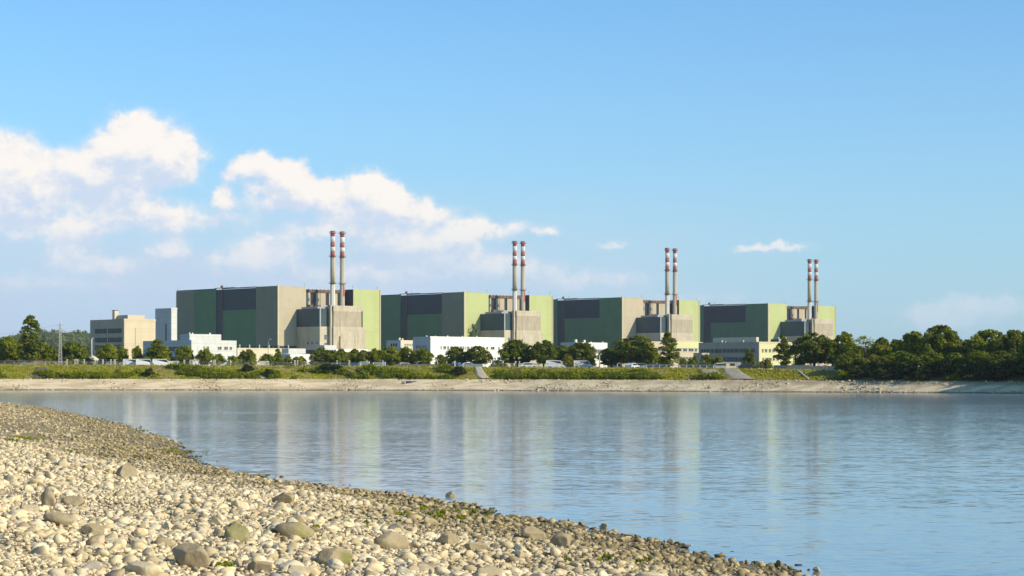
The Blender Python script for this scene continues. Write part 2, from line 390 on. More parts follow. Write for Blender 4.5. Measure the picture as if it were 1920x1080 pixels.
def build_near_shore():
    ys = np.concatenate([np.linspace(-200, 8, 24), np.linspace(10, 100, 240), np.linspace(101, 420, 140)])
    offs = np.concatenate([np.linspace(-60, -6, 10), np.linspace(-5, 30, 110), np.linspace(33, 400, 16)])
    V = []; 
    for y in ys:
        xs0 = np.interp(-y, -NSa[:, 1], NSa[:, 0]); xx = xs0 - offs * np.interp(y, [60, 150], [1.05, 1.8]); yy = np.full(xx.shape, y)
        d = shore_dist(xx, yy) + edge_wobble(xx, yy) * .8; z = near_z(d, xx, yy)
        V.append(np.stack([xx, yy, z], 1))
    V = np.concatenate(V); n = len(offs); i, j = np.meshgrid(np.arange(len(ys) - 1), np.arange(n - 1), indexing='ij'); a = (i * n + j).ravel()
    T = np.stack([a, a + 1, a + n + 1, a + n], 1)
    m, q, b = mat('shore_gravel')
    P = q.new('ShaderNodeNewGeometry').outputs['Position']
    vo = q.new('ShaderNodeTexVoronoi'); vo.inputs['Scale'].default_value = 11; q.l.new(P, vo.inputs['Vector'])
    wn = q.sep(vo.outputs['Color'])[0]; n1 = q.noise(P, .35, 5, .6); n2 = q.noise(P, 6, 5, .7)
    Xp, Yp, Zp = q.sep(P)
    pale = q.mix(wn, (.42, .34, .21), (.62, .51, .32)); wet = q.mix(wn, (.16, .125, .06), (.32, .25, .13))
    f = q.smooth(q.math('ADD', Zp, q.math('MULTIPLY', q.math('SUBTRACT', n1, .5), .6)), .32, .70)
    c = q.mix(q.smooth(Yp, 80, 110), q.mix(f, wet, pale), q.mix(wn, (.24, .18, .085), (.42, .33, .17))); c = q.mix(q.math('MULTIPLY', q.smooth(n2, .5, .75), .35), c, (.20, .155, .09))
    q.l.new(c, b.inputs['Base Color']); b.inputs['Roughness'].default_value = .95
    bp = q.new('ShaderNodeBump'); bp.inputs['Strength'].default_value = .9; bp.inputs['Distance'].default_value = .08
    q.l.new(q.math('ADD', q.math('MULTIPLY', vo.outputs['Distance'], -1.2), n2), bp.inputs['Height']); q.l.new(bp.outputs[0], b.inputs['Normal'])
    o = np_mesh('shore', V, T, m, None, True); tag(o, kind='structure')
    me = o.data
    bm = bmesh.new(); bm.from_mesh(me); bmesh.ops.recalc_face_normals(bm, faces=bm.faces); bm.to_mesh(me); bm.free()
build_near_shore()

# ------------------------------------------------------------------ water
def build_water():
    b_ = MB(); b_.quad((-9000, -1500, 0), (9000, -1500, 0), (9000, 700, 0), (-9000, 700, 0))
    m, q, b = mat('river_water'); o = b_.build('water', m); tag(o, kind='structure')
    P = q.new('ShaderNodeNewGeometry').outputs['Position']; X, Y, Z = q.sep(P)
    b.inputs['Base Color'].default_value = WATER_BASE; b.inputs['Roughness'].default_value = .09
    b.inputs['IOR'].default_value = 1.333; b.inputs['Specular IOR Level'].default_value = .5
    # ripples as tilted normals; gusts change their strength from place to place
    def nrm(scale, st, k, det=3):
        v = q.vec('SUBTRACT', q.noise(q.vec('MULTIPLY', P, st), scale, det, .55, 0, 1), (.5, .5, .5)); return q.vec('MULTIPLY', v, (k * .8, k, 0))
    gust = q.noise(q.vec('MULTIPLY', P, (.5, 1, 1)), .045, 4, .6)
    g = q.math('MULTIPLY_ADD', q.smooth(gust, .38, .68), .6, .6)
    g2 = q.noise(q.vec('MULTIPLY', P, (.15, 1, 1)), .35, 3, .6); g = q.math('MULTIPLY', g, q.math('MULTIPLY_ADD', g2, 1.2, .4))
    fine = nrm(5.0, (.45, 1, 1), RIP[0]); mid = nrm(1.5, (.35, 1, 1), RIP[1]); big = nrm(.30, (.5, 1, 1), RIP[2])
    s = q.vec('ADD', q.vec('ADD', fine, mid), big)
    s = q.vec('MULTIPLY', s, q.comb(g, g, g))
    nv = q.vec('NORMALIZE', q.vec('ADD', s, (0, 0, 1)))
    q.l.new(nv, b.inputs['Normal'])
WATER_BASE = (.19, .26, .30, 1); RIP = (.15, .066, .014)
build_water()

# ------------------------------------------------------------------ power station
ANG = R(43); UX, UY = math.cos(ANG), math.sin(ANG); VX, VY = -math.sin(ANG), math.cos(ANG)
def along(px, X, D, dx, dy):
    k = (px - 960) / F; return (k * D - X) / (dx - k * dy)

_wcache = {}
def window(w_, h_, name='window', mull=2, m_frame='white', m_pane='glass'):
    key = (round(w_, 2), round(h_, 2), mull, m_frame, m_pane)
    if key in _wcache: return _wcache[key]
    b = MB(); t = .10
    b.box(0, w_, -.04, .05, 0, h_, 1)
    b.box(0, w_, -.12, -.04, 0, t, 0); b.box(0, w_, -.12, -.04, h_ - t, h_, 0)
    b.box(0, t, -.12, -.04, t, h_ - t, 0); b.box(w_ - t, w_, -.12, -.04, t, h_ - t, 0)
    for k in range(1, mull): b.box(w_ * k / mull - t / 2, w_ * k / mull + t / 2, -.12, -.04, t, h_ - t, 0)
    b.box(-.1, w_ + .1, -.22, -.12, -.12, .0, 0)
    me = bpy.data.meshes.new(name); me.from_pydata(b.v, [], b.f); me.materials.append(M[m_frame]); me.materials.append(M[m_pane])
    me.polygons.foreach_set('material_index', b.m); _wcache[key] = me
    return me
def put_window(root, face, s, z, w_, h_, face_pos=0.0, **kw):
    """face 'x': the wall facing -x (runs along y); face 'y': the wall facing -y (runs along x)"""
    o = bpy.data.objects.new('window', window(w_, h_, **kw)); col.objects.link(o); o.parent = root
    if face == 'y': o.location = (s, face_pos, z)
    else: o.location = (face_pos, s + w_, z); o.rotation_euler = (0, 0, R(-90))
    return o

def make_unit(idx, px_corner, D, lit, label, zsc=1.0):
    X = at(px_corner, D); G = 5.0
    r = empty('reactor_building', (X, D, G), ANG, label=label, cat='power plant building', group='green clad reactor buildings in a row')
    H = zt([536, 547.5, 557.5, 569][idx], D) - G
    P_ = lambda name, x0, x1, y0, y1, z0, z1, m, lab=None: tag(MB().box(x0, x1, y0, y1, z0, z1).build(name, M[m], r), lab)
    lm = lit
    # main body behind the cladding
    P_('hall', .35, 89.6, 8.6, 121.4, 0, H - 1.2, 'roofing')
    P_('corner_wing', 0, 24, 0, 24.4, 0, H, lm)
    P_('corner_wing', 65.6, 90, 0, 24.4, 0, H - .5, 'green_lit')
    P_('wing_side_panel', 65.3, 65.6, .3, 8.6, 0, H - .6, 'navy')
    P_('corner_trim', -.45, -.02, -.45, .2, 17, H + .8, 'tan_clad')
    P_('corner_trim', -.02, .5, -.45, -.02, 17, H + .8, 'cream_low')
    P_('corner_trim', 89.3, 90.3, -.3, -.02, 0, H - .3, 'tan_clad')
    # side facing the river bend, panel by panel
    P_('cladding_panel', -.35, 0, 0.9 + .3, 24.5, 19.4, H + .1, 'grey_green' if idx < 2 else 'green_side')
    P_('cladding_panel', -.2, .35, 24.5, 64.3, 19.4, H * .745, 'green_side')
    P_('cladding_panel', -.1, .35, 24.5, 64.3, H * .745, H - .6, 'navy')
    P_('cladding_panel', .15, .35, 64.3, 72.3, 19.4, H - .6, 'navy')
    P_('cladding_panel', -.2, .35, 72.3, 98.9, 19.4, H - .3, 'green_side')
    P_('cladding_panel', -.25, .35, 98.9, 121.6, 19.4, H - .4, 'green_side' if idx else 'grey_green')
    P_('downpipe', -.6, -.2, 64.0, 64.5, 19.4, H + .3, 'rust')
    P_('base_glazing', -.3, .35, 1, 121.4, 12, 19.4, 'navy')
    P_('base_glazing', 1, 24, -.35, -.02, 12, 19.3, 'navy')
    for k in range(7): P_('column', -.75, -.32, 4 + 6.5 * k, 4.7 + 6.5 * k, 12, 19, 'steel')
    # parapets and odds on the roof
    for (y0, y1, m_) in ((24.6, 64, 'lattice'), (72.5, 121, 'lattice')): P_('roof_edge', -.3, .5, y0, y1, H - .3, H + .35, m_)
    P_('roof_walkway', .2, 2, 50, 74, H + .36, H + .8, 'steel')
    P_('roof_vent', .4, 1.6, 66, 67.4, H + .81, H + 2.4, 'rust')
    for (x0, y0) in ((.3, 120), (.2, 60), (23, .5), (66, 1), (88, 1)): P_('lightning_rod', x0, x0 + .25, y0, y0 + .25, H, H + 2.6, 'steel')
    # recess with piers
    P_('recess_wall', 24, 65.3, 8.2, 8.6, 0, H - 1.6, 'navy')
    for (a, c, m_) in ((24.3, 33.6, 'tan_clad'), (38.6, 42, 'concrete'), (42.4, 47.0, 'tan_clad'), (50.0, 57.5, 'tan_clad'), (59.5, 62.5, 'concrete')):
        P_('recess_panel', a, c, 7.6, 8.2, 0, H - 3.4, m_)
    P_('roof_beam', 24, 65.2, 7.2, 8.7, H - 3.3, H - 1.5, 'rust')
    for k in range(12): P_('beam_post', 25 + 3.4 * k, 25.4 + 3.4 * k, 7.0, 7.5, H - 3.2, H - .9, 'rust')
    # tall concrete block in front of the stacks
    a = zt([574, 583.5, 590.5, 598.8][idx], D - 6) - G; c = a * .70
    P_('concrete_block', 24.4, 48.6, -30, -17, c + .02, a, 'concrete')
    P_('concrete_block', 24.1, 48.9, -30.3, -17, 0, c, 'concrete_low')
    P_('parapet', 24.2, 48.8, -30.2, -29.6, a - 3.5, a + .5, 'concrete_low')
    P_('stair_tower', 22.6, 24.1, -29, -27, c * .2, a + .8, 'concrete_low')
    # clad block on the left
    P_('clad_block', 15.8, 24.1, -26, -.02, c + .02, a - 1.6, 'teal')
    P_('lower_block', 15.5, 24.05, -26.3, -.04, 0, c, 'concrete_low')
    P_('corner_strip', 15.4, 16.3, -26.5, -26.02, c, a - 1.2, 'steel')
    P_('roof_plant', 17, 23.5, -22, -4, a - 1.6, a - .2, 'steel')
    P_('roof_plant', 18, 21, -12, -9, a - .2, a + 1.4, 'rust')
    P_('roof_plant', 24.5, 30, -16, -9, a - 3, a + 1, 'steel')
    # clad stair on the right
    P_('side_shaft', 48.6, 58.6, -19, -.02, c + .02, a - 2.2, 'navy')
    P_('side_block', 48.95, 60.6, -19.3, -.04, 0, c, 'concrete_low')
    P_('roof_plant', 61, 70, -8, -1, 14, 19, 'navy')
    # windows and stains of the lower blocks
    for k in range(3):
        put_window(r, 'y', 56.2, 14 + 6 * k, 1.8, 3.4, -19.3)
        put_window(r, 'y', 19.2, 12 + 5.6 * k, 2.2, 3.8, -26.3)
        put_window(r, 'x', -14.5 - 5 * k, c * .62, 2.6, 2.2, 15.5)
        put_window(r, 'x', -14.5 - 5 * k, c * .30, 2.6, 2.2, 15.5)
    put_window(r, 'y', 26.5, c * .45, 1.8, 2.6, -30.3); put_window(r, 'y', 36.0, c * .33, 1.2, 2.2, -30.3)
    P_('pipe', 29.2, 29.7, -30.9, -30.4, 0, c * .8, 'rust')
    # stacks, one thing each
    tops = [(433, 434.2), (452, 452.6), (465, 466), (486, 486.6)][idx]
    for k, (x, pxk) in enumerate(zip((37.6, 45.8), ((623.7, 641.6), (965.0, 980.3), (1251.0, 1265.3), (1517.8, 1530.2))[idx])):
        y = -12.0
        wx, wy = X + x * UX + y * VX, D + x * UY + y * VY
        wx = at(pxk, wy)
        Ht = zt(tops[k], wy) - G
        side = 'left, paler' if k == 0 else 'right, browner'
        where = ['leftmost reactor building', 'second reactor building from the left', 'third reactor building from the left', 'rightmost reactor building'][idx]
        lab = ('Left stack of two at the %s, pale lower shaft' % where) if k == 0 else ('Right stack of two at the %s, red patch on shaft' % where)
        ch = empty('chimney', (wx, wy, G), ANG, label=lab, cat='chimney', group='red and white banded chimneys')
        rad = lambda z: 2.02 - .55 * (z / Ht) ** .8
        def seg(name, f0, f1, m_, grow=0, lab=None):
            z0, z1 = Ht * f0, Ht * f1
            o = MB().tube([(0, 0, z0), (0, 0, (z0 + z1) / 2), (0, 0, z1)], [rad(z0) + grow, rad((z0 + z1) / 2) + grow, rad(z1) + grow], 28).build(name, M[m_], ch, True)
            for p in o.data.polygons: p.use_smooth = len(p.vertices) == 4
            return tag(o, lab)
        if k == 0: seg('shaft', 0, .635, 'chimney_pale'); seg('shaft', .636, .823, 'chimney', .02)
        else: seg('shaft', 0, .823, 'chimney')
        seg('painted_band', .824, .858, 'red', .03); seg('painted_band', .858, .888, 'white', .03)
        seg('painted_band', .8885, .920, 'red', .03); seg('painted_band', .9203, .961, 'white', .03); seg('painted_band', .9613, .997, 'red', .03)
        for f_ in (.986, .822, .635):
            z = Ht * f_; rr = rad(z)
            b = MB().tube([(0, 0, z - .25), (0, 0, z)], [rr + 1.0, rr + 1.0], 24)
            for j in range(12):
                an = j * math.pi / 6; x_, y_ = (rr + .9) * math.cos(an), (rr + .9) * math.sin(an)
                b.tube([(x_, y_, z), (x_, y_, z + 1.1)], .06, 4)
            b.build('platform', M['rust'], ch)
            if f_ == .635: break
        b = MB(); b.tube([(0, 0, Ht * .997), (0, 0, Ht)], [rad(Ht) + .25, rad(Ht) + .25], 24).build('cap_ring', M['lattice'], ch)
        an = -1.9
        b = MB()
        for s_ in (-.3, .3): b.tube([((rad(0) + .3) * math.cos(an) + s_, (rad(0) + .3) * math.sin(an), 42), ((rad(Ht) + .3) * math.cos(an) + s_, (rad(Ht) + .3) * math.sin(an), Ht * .98)], .06, 4)
        b.build('ladder', M['rust'], ch)
        if k == 1:
            b = MB(); z0, z1 = Ht * .545, Ht * .625
            # a painted patch wrapped round part of the shaft
            for j in range(7):
                a0, a1 = R(-108 + 10 * j), R(-108 + 10 * (j + 1)); r0, r1 = rad(z0) + .05, rad(z1) + .05
                b.quad((r0 * math.cos(a0), r0 * math.sin(a0), z0), (r0 * math.cos(a1), r0 * math.sin(a1), z0), (r1 * math.cos(a1), r1 * math.sin(a1), z1), (r1 * math.cos(a0), r1 * math.sin(a0), z1))
            b.build('painted_patch', M['red'], ch)
    return r
make_unit(0, 521, 1450, 'tan_clad', 'Leftmost and nearest reactor building, tan corner wing and long dark green side')
make_unit(1, 870.5, 1560, 'green_lit', 'Second reactor building from the left, yellow green corner wing behind the white office')
make_unit(2, 1166.5, 1666, 'tan_clad', 'Third reactor building from the left, tan corner wing above the round trees')
make_unit(3, 1440.3, 1790, 'green_lit', 'Rightmost reactor building, plain dark green side and yellow green corner wing')

def block(name, px_c, D, px_l, px_r, y_top, m_side, m_front, label, cat, G=5.0, y_bot=None, roof='roofing', group=None):
    """a building seen corner-on: side wall to the left, front wall to the right"""
    X = at(px_c, D); L = along(px_l, X, D, VX, VY); W = along(px_r, X, D, UX, UY); H = zt(y_top, D) - G
    r = empty(name, (X, D, G), ANG, label=label, cat=cat, group=group)
    b = MB(); b.box(.3, W - .3, .3, L - .3, 0, H - .35)
    b.build('roof', M[roof], r)
    MB().box(0, .3, .0, L, 0, H).build('wall', M[m_side], r); MB().box(.3, W, 0, .3, 0, H).build('wall', M[m_front], r)
    MB().box(.3, W, L - .3, L, 0, H).build('wall', M[m_side], r); MB().box(W - .3, W, .3, L - .3, 0, H).build('wall', M[m_side], r)
    return r, L, W, H
def sub(r, name, x0, x1, y0, y1, z0, z1, m_): return MB().box(x0, x1, y0, y1, z0, z1).build(name, M[m_], r)
def vents(r, spots, H, m_='white'):
    for (x, y, s) in spots: sub(r, 'roof_vent', x, x + s, y, y + s, H - .3, H + s * 1.3, m_)

# four storey office on the far left
r, L, W, H = block('office_building', 232.5, 1000, 169, 291.5, 598, 'office_grey', 'cream', 'Four storey office at the left with cream blank front and grey windowed side', 'office building')
zz = lambda y, D=1000: zt(y, D) - 5.0
for row, (y0) in enumerate((623.5, 640.5, 654.5)):
    z = zz(y0)
    for g_ in (0, 1):
        n_ = 8 if g_ == 0 else 7
        for k in range(n_):
            s = L * (.06 + g_ * .44) + k * L * .052; put_window(r, 'x', s, z, L * .042, 2.0, 0, mull=2, m_frame='lattice')
sub(r, 'penthouse', 4, W * .78, 3, 14, H - .3, zz(590), 'cream'); sub(r, 'rooftop_tank', 2.5, 4.6, 12, 14, H - .3, zz(581), 'cream'); sub(r, 'tank_lid', 2.3, 4.8, 11.8, 14.2, zz(581) + .02, zz(580), 'rust')
sub(r, 'parapet', -.15, W + .1, -.15, -.02, H - .8, H + .15, 'cream'); sub(r, 'downpipe', W * .35, W * .35 + .15, -.2, -.02, 2, H - 4, 'steel')
for k in (.25, .52, .78): sub(r, 'band_course', .1, W, -.06, -.0, H * k, H * k + .12, 'office_tan')

# blue-grey tower behind the laboratory
r, L, W, H = block('stair_tower', 321, 1150, 291, 332, 577.5, 'blue_grey', 'pale_panels', 'Tall slim blue-grey tower left of the leftmost reactor building', 'tower')
for k in range(3): put_window(r, 'x', L * .28, H * (.42 + .1 * k), 1.2, 5, 0, mull=1, m_frame='lattice')
sub(r, 'parapet', -.15, W + .1, -.15, -.02, H - .6, H + .2, 'pale_panels')

# laboratory with stepped roof
r, L, W, H = block('laboratory_building', 358.5, 880, 268, 443.5, 637.5, 'blue_grey', 'pale_panels', 'Pale grey panelled low building with stepped roof box, in front of the blue-grey tower', 'building')
z2 = zt(626, 880) - 5
sub(r, 'roof_box', .8, W * .72, 2, 6.5, H - .3, z2, 'pale_panels'); sub(r, 'roof_box_side', .5, .8, 2, 9, H - .3, z2 - .1, 'blue_grey')
vents(r, ((6, 8, .5), (2, 4.2, .45), (12, 4, .5)), z2)
for k in range(9): put_window(r, 'x', L * .12 + k * L * .055, zt(657, 880) - 5, L * .045, 1.6, 0, m_frame='lattice')
for k, (s, w_) in enumerate(((.14, 2.1), (.26, 1.0), (.33, 1.4), (.44, 2.2), (.58, 2.0), (.72, 2.0), (.84, 1.4))):
    put_window(r, 'y', W * s, zt(656, 880) - 5, w_, 1.6, 0, m_frame='white', m_pane='pale_panels' if k in (0, 3) else 'glass')
for k in range(4): put_window(r, 'x', L * .3 + k * L * .06, zt(676, 880) - 5, L * .045, 1.4, 0, m_frame='lattice')

# long cream hall along the foot of the leftmost unit
r, L, W, H = block('low_hall', 445, 1300, 430, 572, 652.5, 'cream_low', 'cream_low', 'Long low cream hall below the leftmost reactor building', 'building')
for k in range(6): sub(r, 'duct', 3 + 7.4 * k, 3.7 + 7.4 * k, 2, 2.7, H - .3, H + 2.2, 'steel')
sub(r, 'parapet', -.2, W, -.2, -.02, H - .7, H + .1, 'cream_low')
r, L, W, H = block('low_hall', 541, 1180, 528, 573, 653.5, 'pale_panels', 'pale_panels', 'Grey flat roofed hall between the cream hall and the white tent hall', 'building')
# white tent-like hall
r, L, W, H = block('storage_hall', 543.5, 900, 527, 590, 664, 'blue_grey', 'white_wall', 'Bright white storage hall with blue-grey end behind the shrubs', 'building')
r2 = MB(); X0 = W
r2.v += [(0, -.15, H), (W * .78, -.15, H + .3), (W, -.15, H - 1.0), (0, L, H + .2), (W * .78, L, H + .5), (W, L, H - .8)]; r2.f += [(0, 1, 4, 3), (1, 2, 5, 4)]; r2.m += [0, 0]
r2.build('roof_sheet', M['white_wall'], r)
# long dark workshop with white roof edge
r, L, W, H = block('workshop_building', 590, 1120, 574, 738, 656, 'teal', 'navy', 'Long dark workshop with white roof edge below the tall concrete block', 'building')
sub(r, 'roof_edge', 14, W * .66, -.5, -.02, H - 1.0, H + .6, 'white_wall'); sub(r, 'roof_edge', W * .66, W, -.4, -.02, H - .5, H + .1, 'pale_panels')
sub(r, 'roof_box', 8, 16, 2, 8, H - .3, H + 2.6, 'pale_panels')
for k in range(10): put_window(r, 'y', 16 + 3.6 * k, H - 4, 2.4, 1.6, 0, m_frame='steel')
# small pale building
r, L, W, H = block('annex_building', 751, 1000, 724.8, 784, 637.8, 'blue_grey', 'cream_low', 'Small pale two sided building left of the white office', 'building')
vents(r, ((-.0 + .5, 1.5, .9), (1.5, .6, .7)), H, 'cream_low')
for k in range(3): put_window(r, 'x', L * .25 + k * L * .17, zt(649, 1000) - 5, 1.0, 1.3, 0, m_frame='lattice')
for k in range(4): put_window(r, 'y', W * .22 + k * 1.5, zt(649, 1000) - 5, 1.1, 1.3, 0, m_frame='white')
# white office
D_ = 760
r, L, W, H = block('office_building', 806.8, D_, 774, 945.5, 631, 'blue_grey', 'white_wall', 'Long bright white office with two rows of windows, near the middle', 'office building')  # white end wall coloured blue-grey for its shade
zw = lambda y: zt(y, D_) - 5
for k in range(5): put_window(r, 'x', L * .24 + k * L * .125, zw(653), L * .07, 1.15, 0, mull=1, m_frame='blue_grey')
sx = lambda px: along(px, at(806.8, D_), D_, UX, UY)
for (a, c) in ((826, 828.5), (831, 836.5), (838.3, 842), (844, 849), (851.3, 854.5), (857, 860.5), (862, 866), (867, 870.5), (872, 874), (875.5, 880), (883, 888), (890, 893.5), (896, 900), (902, 907.5), (911.5, 915.5), (920, 927), (934, 937)):
    put_window(r, 'y', sx(a), zw(654.3), sx(c) - sx(a), 1.15, 0, m_frame='pale_panels')
for (a, c) in ((815, 819), (823, 828), (832, 836), (920, 924.8), (927, 930), (932.5, 936)):
    put_window(r, 'y', sx(a), zw(674.5), sx(c) - sx(a), 1.1, 0, m_frame='pale_panels')
vents(r, ((2.5, 5, .35), (5, 3, .3), (9, 1, .4), (17, 2, .35), (24, 2, .4)), H)
sub(r, 'parapet', -.1, W, -.1, -.02, H - .4, H + .06, 'white_wall')
# white office in the trees
r, L, W, H = block('office_building', 1080, 900, 1051, 1138.8, 641.8, 'blue_grey', 'white_wall', 'Small white office half hidden behind round trees, below the third building', 'office building')  # blue-grey on the end paints the shaded side of white walls
vents(r, ((-.0 + .4, .6, .9), (5.5, .6, .8), (12, 3, .4), (18, 2, .4)), H)
for k in range(11): put_window(r, 'y', W * .42 + k * 1.25, zt(661, 900) - 5, 1.05, 1.5, 0, m_frame='steel')
put_window(r, 'y', W * .55, zt(650, 900) - 5, .5, .9, 0, mull=1)
# tan stepped office
D_ = 950; zw = lambda y: zt(y, D_) - 5
r, L, W, H = block('office_building', 1221, D_, 1205, 1318, 640, 'office_grey', 'office_tan', 'Tan and yellow office with window bands behind the slim poplar', 'office building')
sx = lambda px: along(px, at(1221, D_), D_, UX, UY)
sub(r, 'fascia', sx(1266), sx(1311), -.3, -.02, zw(652), zw(639.4), 'office_yellow')
for (a, c) in ((1223, 1230), (1232, 1239), (1264, 1268), (1269, 1277.5), (1280.5, 1288), (1291, 1300), (1302.5, 1307)):
    put_window(r, 'y', sx(a), zw(658.5), sx(c) - sx(a), 1.45, 0, m_frame='pale_panels')
for k in range(12): put_window(r, 'y', sx(1232 + 6 * k), zw(673), sx(1237) - sx(1232), 1.1, 0, m_frame='pale_panels')
sub(r, 'roof_box', sx(1262), W, 5, 12, H - .3, zw(636), 'office_tan')
# long grey office with cream front
D_ = 860; zw = lambda y: zt(y, D_) - 5
r, L, W, H = block('office_building', 1423, D_, 1310, 1500, 641, 'office_grey', 'office_yellow', 'Long grey two storey office with pale yellow front, at the foot of the rightmost building', 'office building')
sy = lambda px: along(px, at(1423, D_), D_, VX, VY); sx = lambda px: along(px, at(1423, D_), D_, UX, UY)
wins = [(1314, 1318.5), (1319.5, 1323.5), (1325, 1330.5), (1333, 1338.5), (1340.5, 1345), (1346, 1353.5), (1355.5, 1361), (1363, 1368), (1369.5, 1376), (1377.5, 1384), (1386, 1393), (1394.5, 1401), (1408.5, 1415)]
for (a, c) in wins: put_window(r, 'x', sy(c), zw(659.7), sy(a) - sy(c), 1.35, 0, mull=2, m_frame='lattice')
for (a, c) in wins[3:-1]: put_window(r, 'x', sy(c), zw(675.5), sy(a) - sy(c), 1.3, 0, mull=2, m_frame='lattice')
for (a, c) in ((1428.5, 1431.5), (1434, 1438.5), (1441.5, 1445.5), (1448, 1452), (1455, 1459), (1486, 1489), (1490, 1493)):
    put_window(r, 'y', sx(a), zw(660), sx(c) - sx(a), 1.3, 0, m_frame='office_tan'); put_window(r, 'y', sx(a) + .3, zw(676), sx(c) - sx(a), 1.2, 0, m_frame='office_tan')
sub(r, 'roof_box', 3, 4.5, sy(1409), sy(1328), H - .3, zw(633.5) + .4, 'cream_low')
for (a, s) in ((1350, .9), (1357, .5), (1390, .8), (1415, .5)): sub(r, 'roof_vent', 1, 1 + s, sy(a), sy(a) + s, H - .35, H + s, 'steel')
sub(r, 'parapet', -.12, W, -.12, -.02, H - .5, H + .1, 'cream')
r, L, W, H = block('annex_building', 1316, 840, 1300, 1330, 661.5, 'office_grey', 'office_grey', 'Low grey wing at the left end of the long grey office', 'building')
r, L, W, H = block('service_building', 1460, 1500, 1445, 1478, 636, 'lattice', 'steel', 'Dark low service building against the yellow green wing of the rightmost unit', 'building')
for k in range(3): sub(r, 'roof_vent', 2 + 4 * k, 3.2 + 4 * k, 2, 3.2, H - .3, H + 1.6, 'steel')

# wooded ridge beyond
def ridge():
    V = []; xs = np.linspace(-1400, -420, 90); 
    T = []
    prof = lambda x: 50 + 4 * math.sin(x / 60.) + 3 * math.sin(x / 23. + 1)
    ds = [0, 60, 160, 300, 700]
    for x in xs:
        for k, d in enumerate(ds): V.append((x, 3000 + d, 4 + [0, 20, prof(x) * .85, prof(x), 0][k]))
    n = len(ds)
    for i in range(len(xs) - 1):
        for j in range(n - 1): T.append((i * n + j, (i + 1) * n + j, (i + 1) * n + j + 1, i * n + j + 1))
    m, q, b = mat('hill_soil'); q.l.new(q.mix(q.noise(q.new('ShaderNodeNewGeometry').outputs['Position'], .02, 3), (.04, .06, .03), (.09, .09, .05)), b.inputs['Base Color'])
    o = np_mesh('hills', V, T, m, None, True); tag(o, kind='structure')
ridge()

# ------------------------------------------------------------------ foliage
def leaf_quads(P, N, size, r):
    """one slightly folded leaf-cluster quad per point P, facing N"""
    n = len(P); N = N / np.linalg.norm(N, axis=1, keepdims=True)
    a = np.cross(N, r.normal(size=(n, 3))); a /= np.linalg.norm(a, axis=1, keepdims=True) + 1e-9; b = np.cross(N, a)
    s = (size * r.uniform(.55, 1.25, n))[:, None]
    V = np.stack([P - a * s, P - b * s * .7 + N * s * .15, P + a * s, P + b * s * .7 + N * s * .15], 1).reshape(-1, 3)
    T = np.arange(4 * n).reshape(n, 4)
    return V, T
def lobes_to_leaves(C, Rr, per, size, r, squash=1.15, tint=None):
    n = len(C); d = r.normal(size=(n, per, 3)); d /= np.linalg.norm(d, axis=2, keepdims=True)
    d[..., 2] = np.where(d[..., 2] < -.35, -d[..., 2], d[..., 2])
    rad = Rr[:, None, None] * r.uniform(.2, 1.2, (n, per, 1)) ** .7
    P = C[:, None, :] + d * rad * np.array([1, 1, squash]); N = d + r.normal(size=d.shape) * .75 + np.array([0, 0, .1])
    V, T = leaf_quads(P.reshape(-1, 3), N.reshape(-1, 3), size, r)
    t = np.repeat(np.clip(r.normal(.45, .25, n) if tint is None else tint, 0, 1), per * 4)
    return V, T, t
PROF = {
    'round': lambda t: math.sin(math.pi * min(1, .14 + .86 * t)) ** .55 if t < 1 else 0,
    'poplar': lambda t: (min(1, t / .18) ** .6) * (1 - t) ** .42 * 1.12 if t < 1 else 0,
    'cone': lambda t: (min(1, t / .15) ** .6) * (1 - t) ** .8 * 1.1 if t < 1 else 0,
    'wide': lambda t: (.9 + .1 * t) * (1 - t ** 3) ** .5 if t < 1 else 0,
    'bush': lambda t: (1 - t ** 2) ** .5,
}
def crown_mesh(kind, seed, Wd, H, nl, per, leaf, lr):
    r = np.random.default_rng(seed); C = []; Rr = []
    pf = PROF[kind]; lean = r.uniform(-.05, .05, 2)
    while len(C) < nl:
        t = r.uniform(0, 1); p = pf(t)
        if r.uniform() > p * .9 + .12: continue
        an = r.uniform(0, 2 * math.pi); q_ = r.uniform(.1, 1) ** .5; k = lr * r.uniform(.6, 1.35) * (.65 if t > .8 else 1)
        rr = max(0, p * Wd / 2 * (1 + .14 * math.sin(3 * an + seed)) - k * .6) * q_
        C.append((rr * math.cos(an) + lean[0] * t * H, rr * math.sin(an) + lean[1] * t * H, min(max(t * H, k * .6), H - k * .7))); Rr.append(k)
    C = np.array(C); Rr = np.array(Rr)
    V, T, t = lobes_to_leaves(C, Rr, per, leaf, r)
    o = np_mesh('crown', V, T, M['leaf'], tint=t); me = o.data; bpy.data.objects.remove(o)
    return me, C
def trunk_mesh(H, rad, C, z_off, nl=9):
    b = MB(); top = z_off + max(c[2] for c in C) * .72
    pts = [(0, 0, -.4), (.02 * H, 0, H * .3), (-.02 * H, .02 * H, H * .6), (0, 0, top)]
    b.tube(pts, [rad * 1.25, rad, rad * .75, rad * .25], 7)
    for k in range(nl):
        c = C[(k * 7) % len(C)]; z0 = z_off * .8 + (k / nl) * (top - z_off) * .6; b.tube([(0, 0, z0), (c[0] * .5, c[1] * .5, (z0 + c[2] + z_off) / 2 + .2), (c[0] * .9, c[1] * .9, c[2] + z_off)], [rad * .45, rad * .28, rad * .1], 5)
    o = b.build('trunk', M['bark'], smooth=True); me = o.data; bpy.data.objects.remove(o); return me
TPL = {}
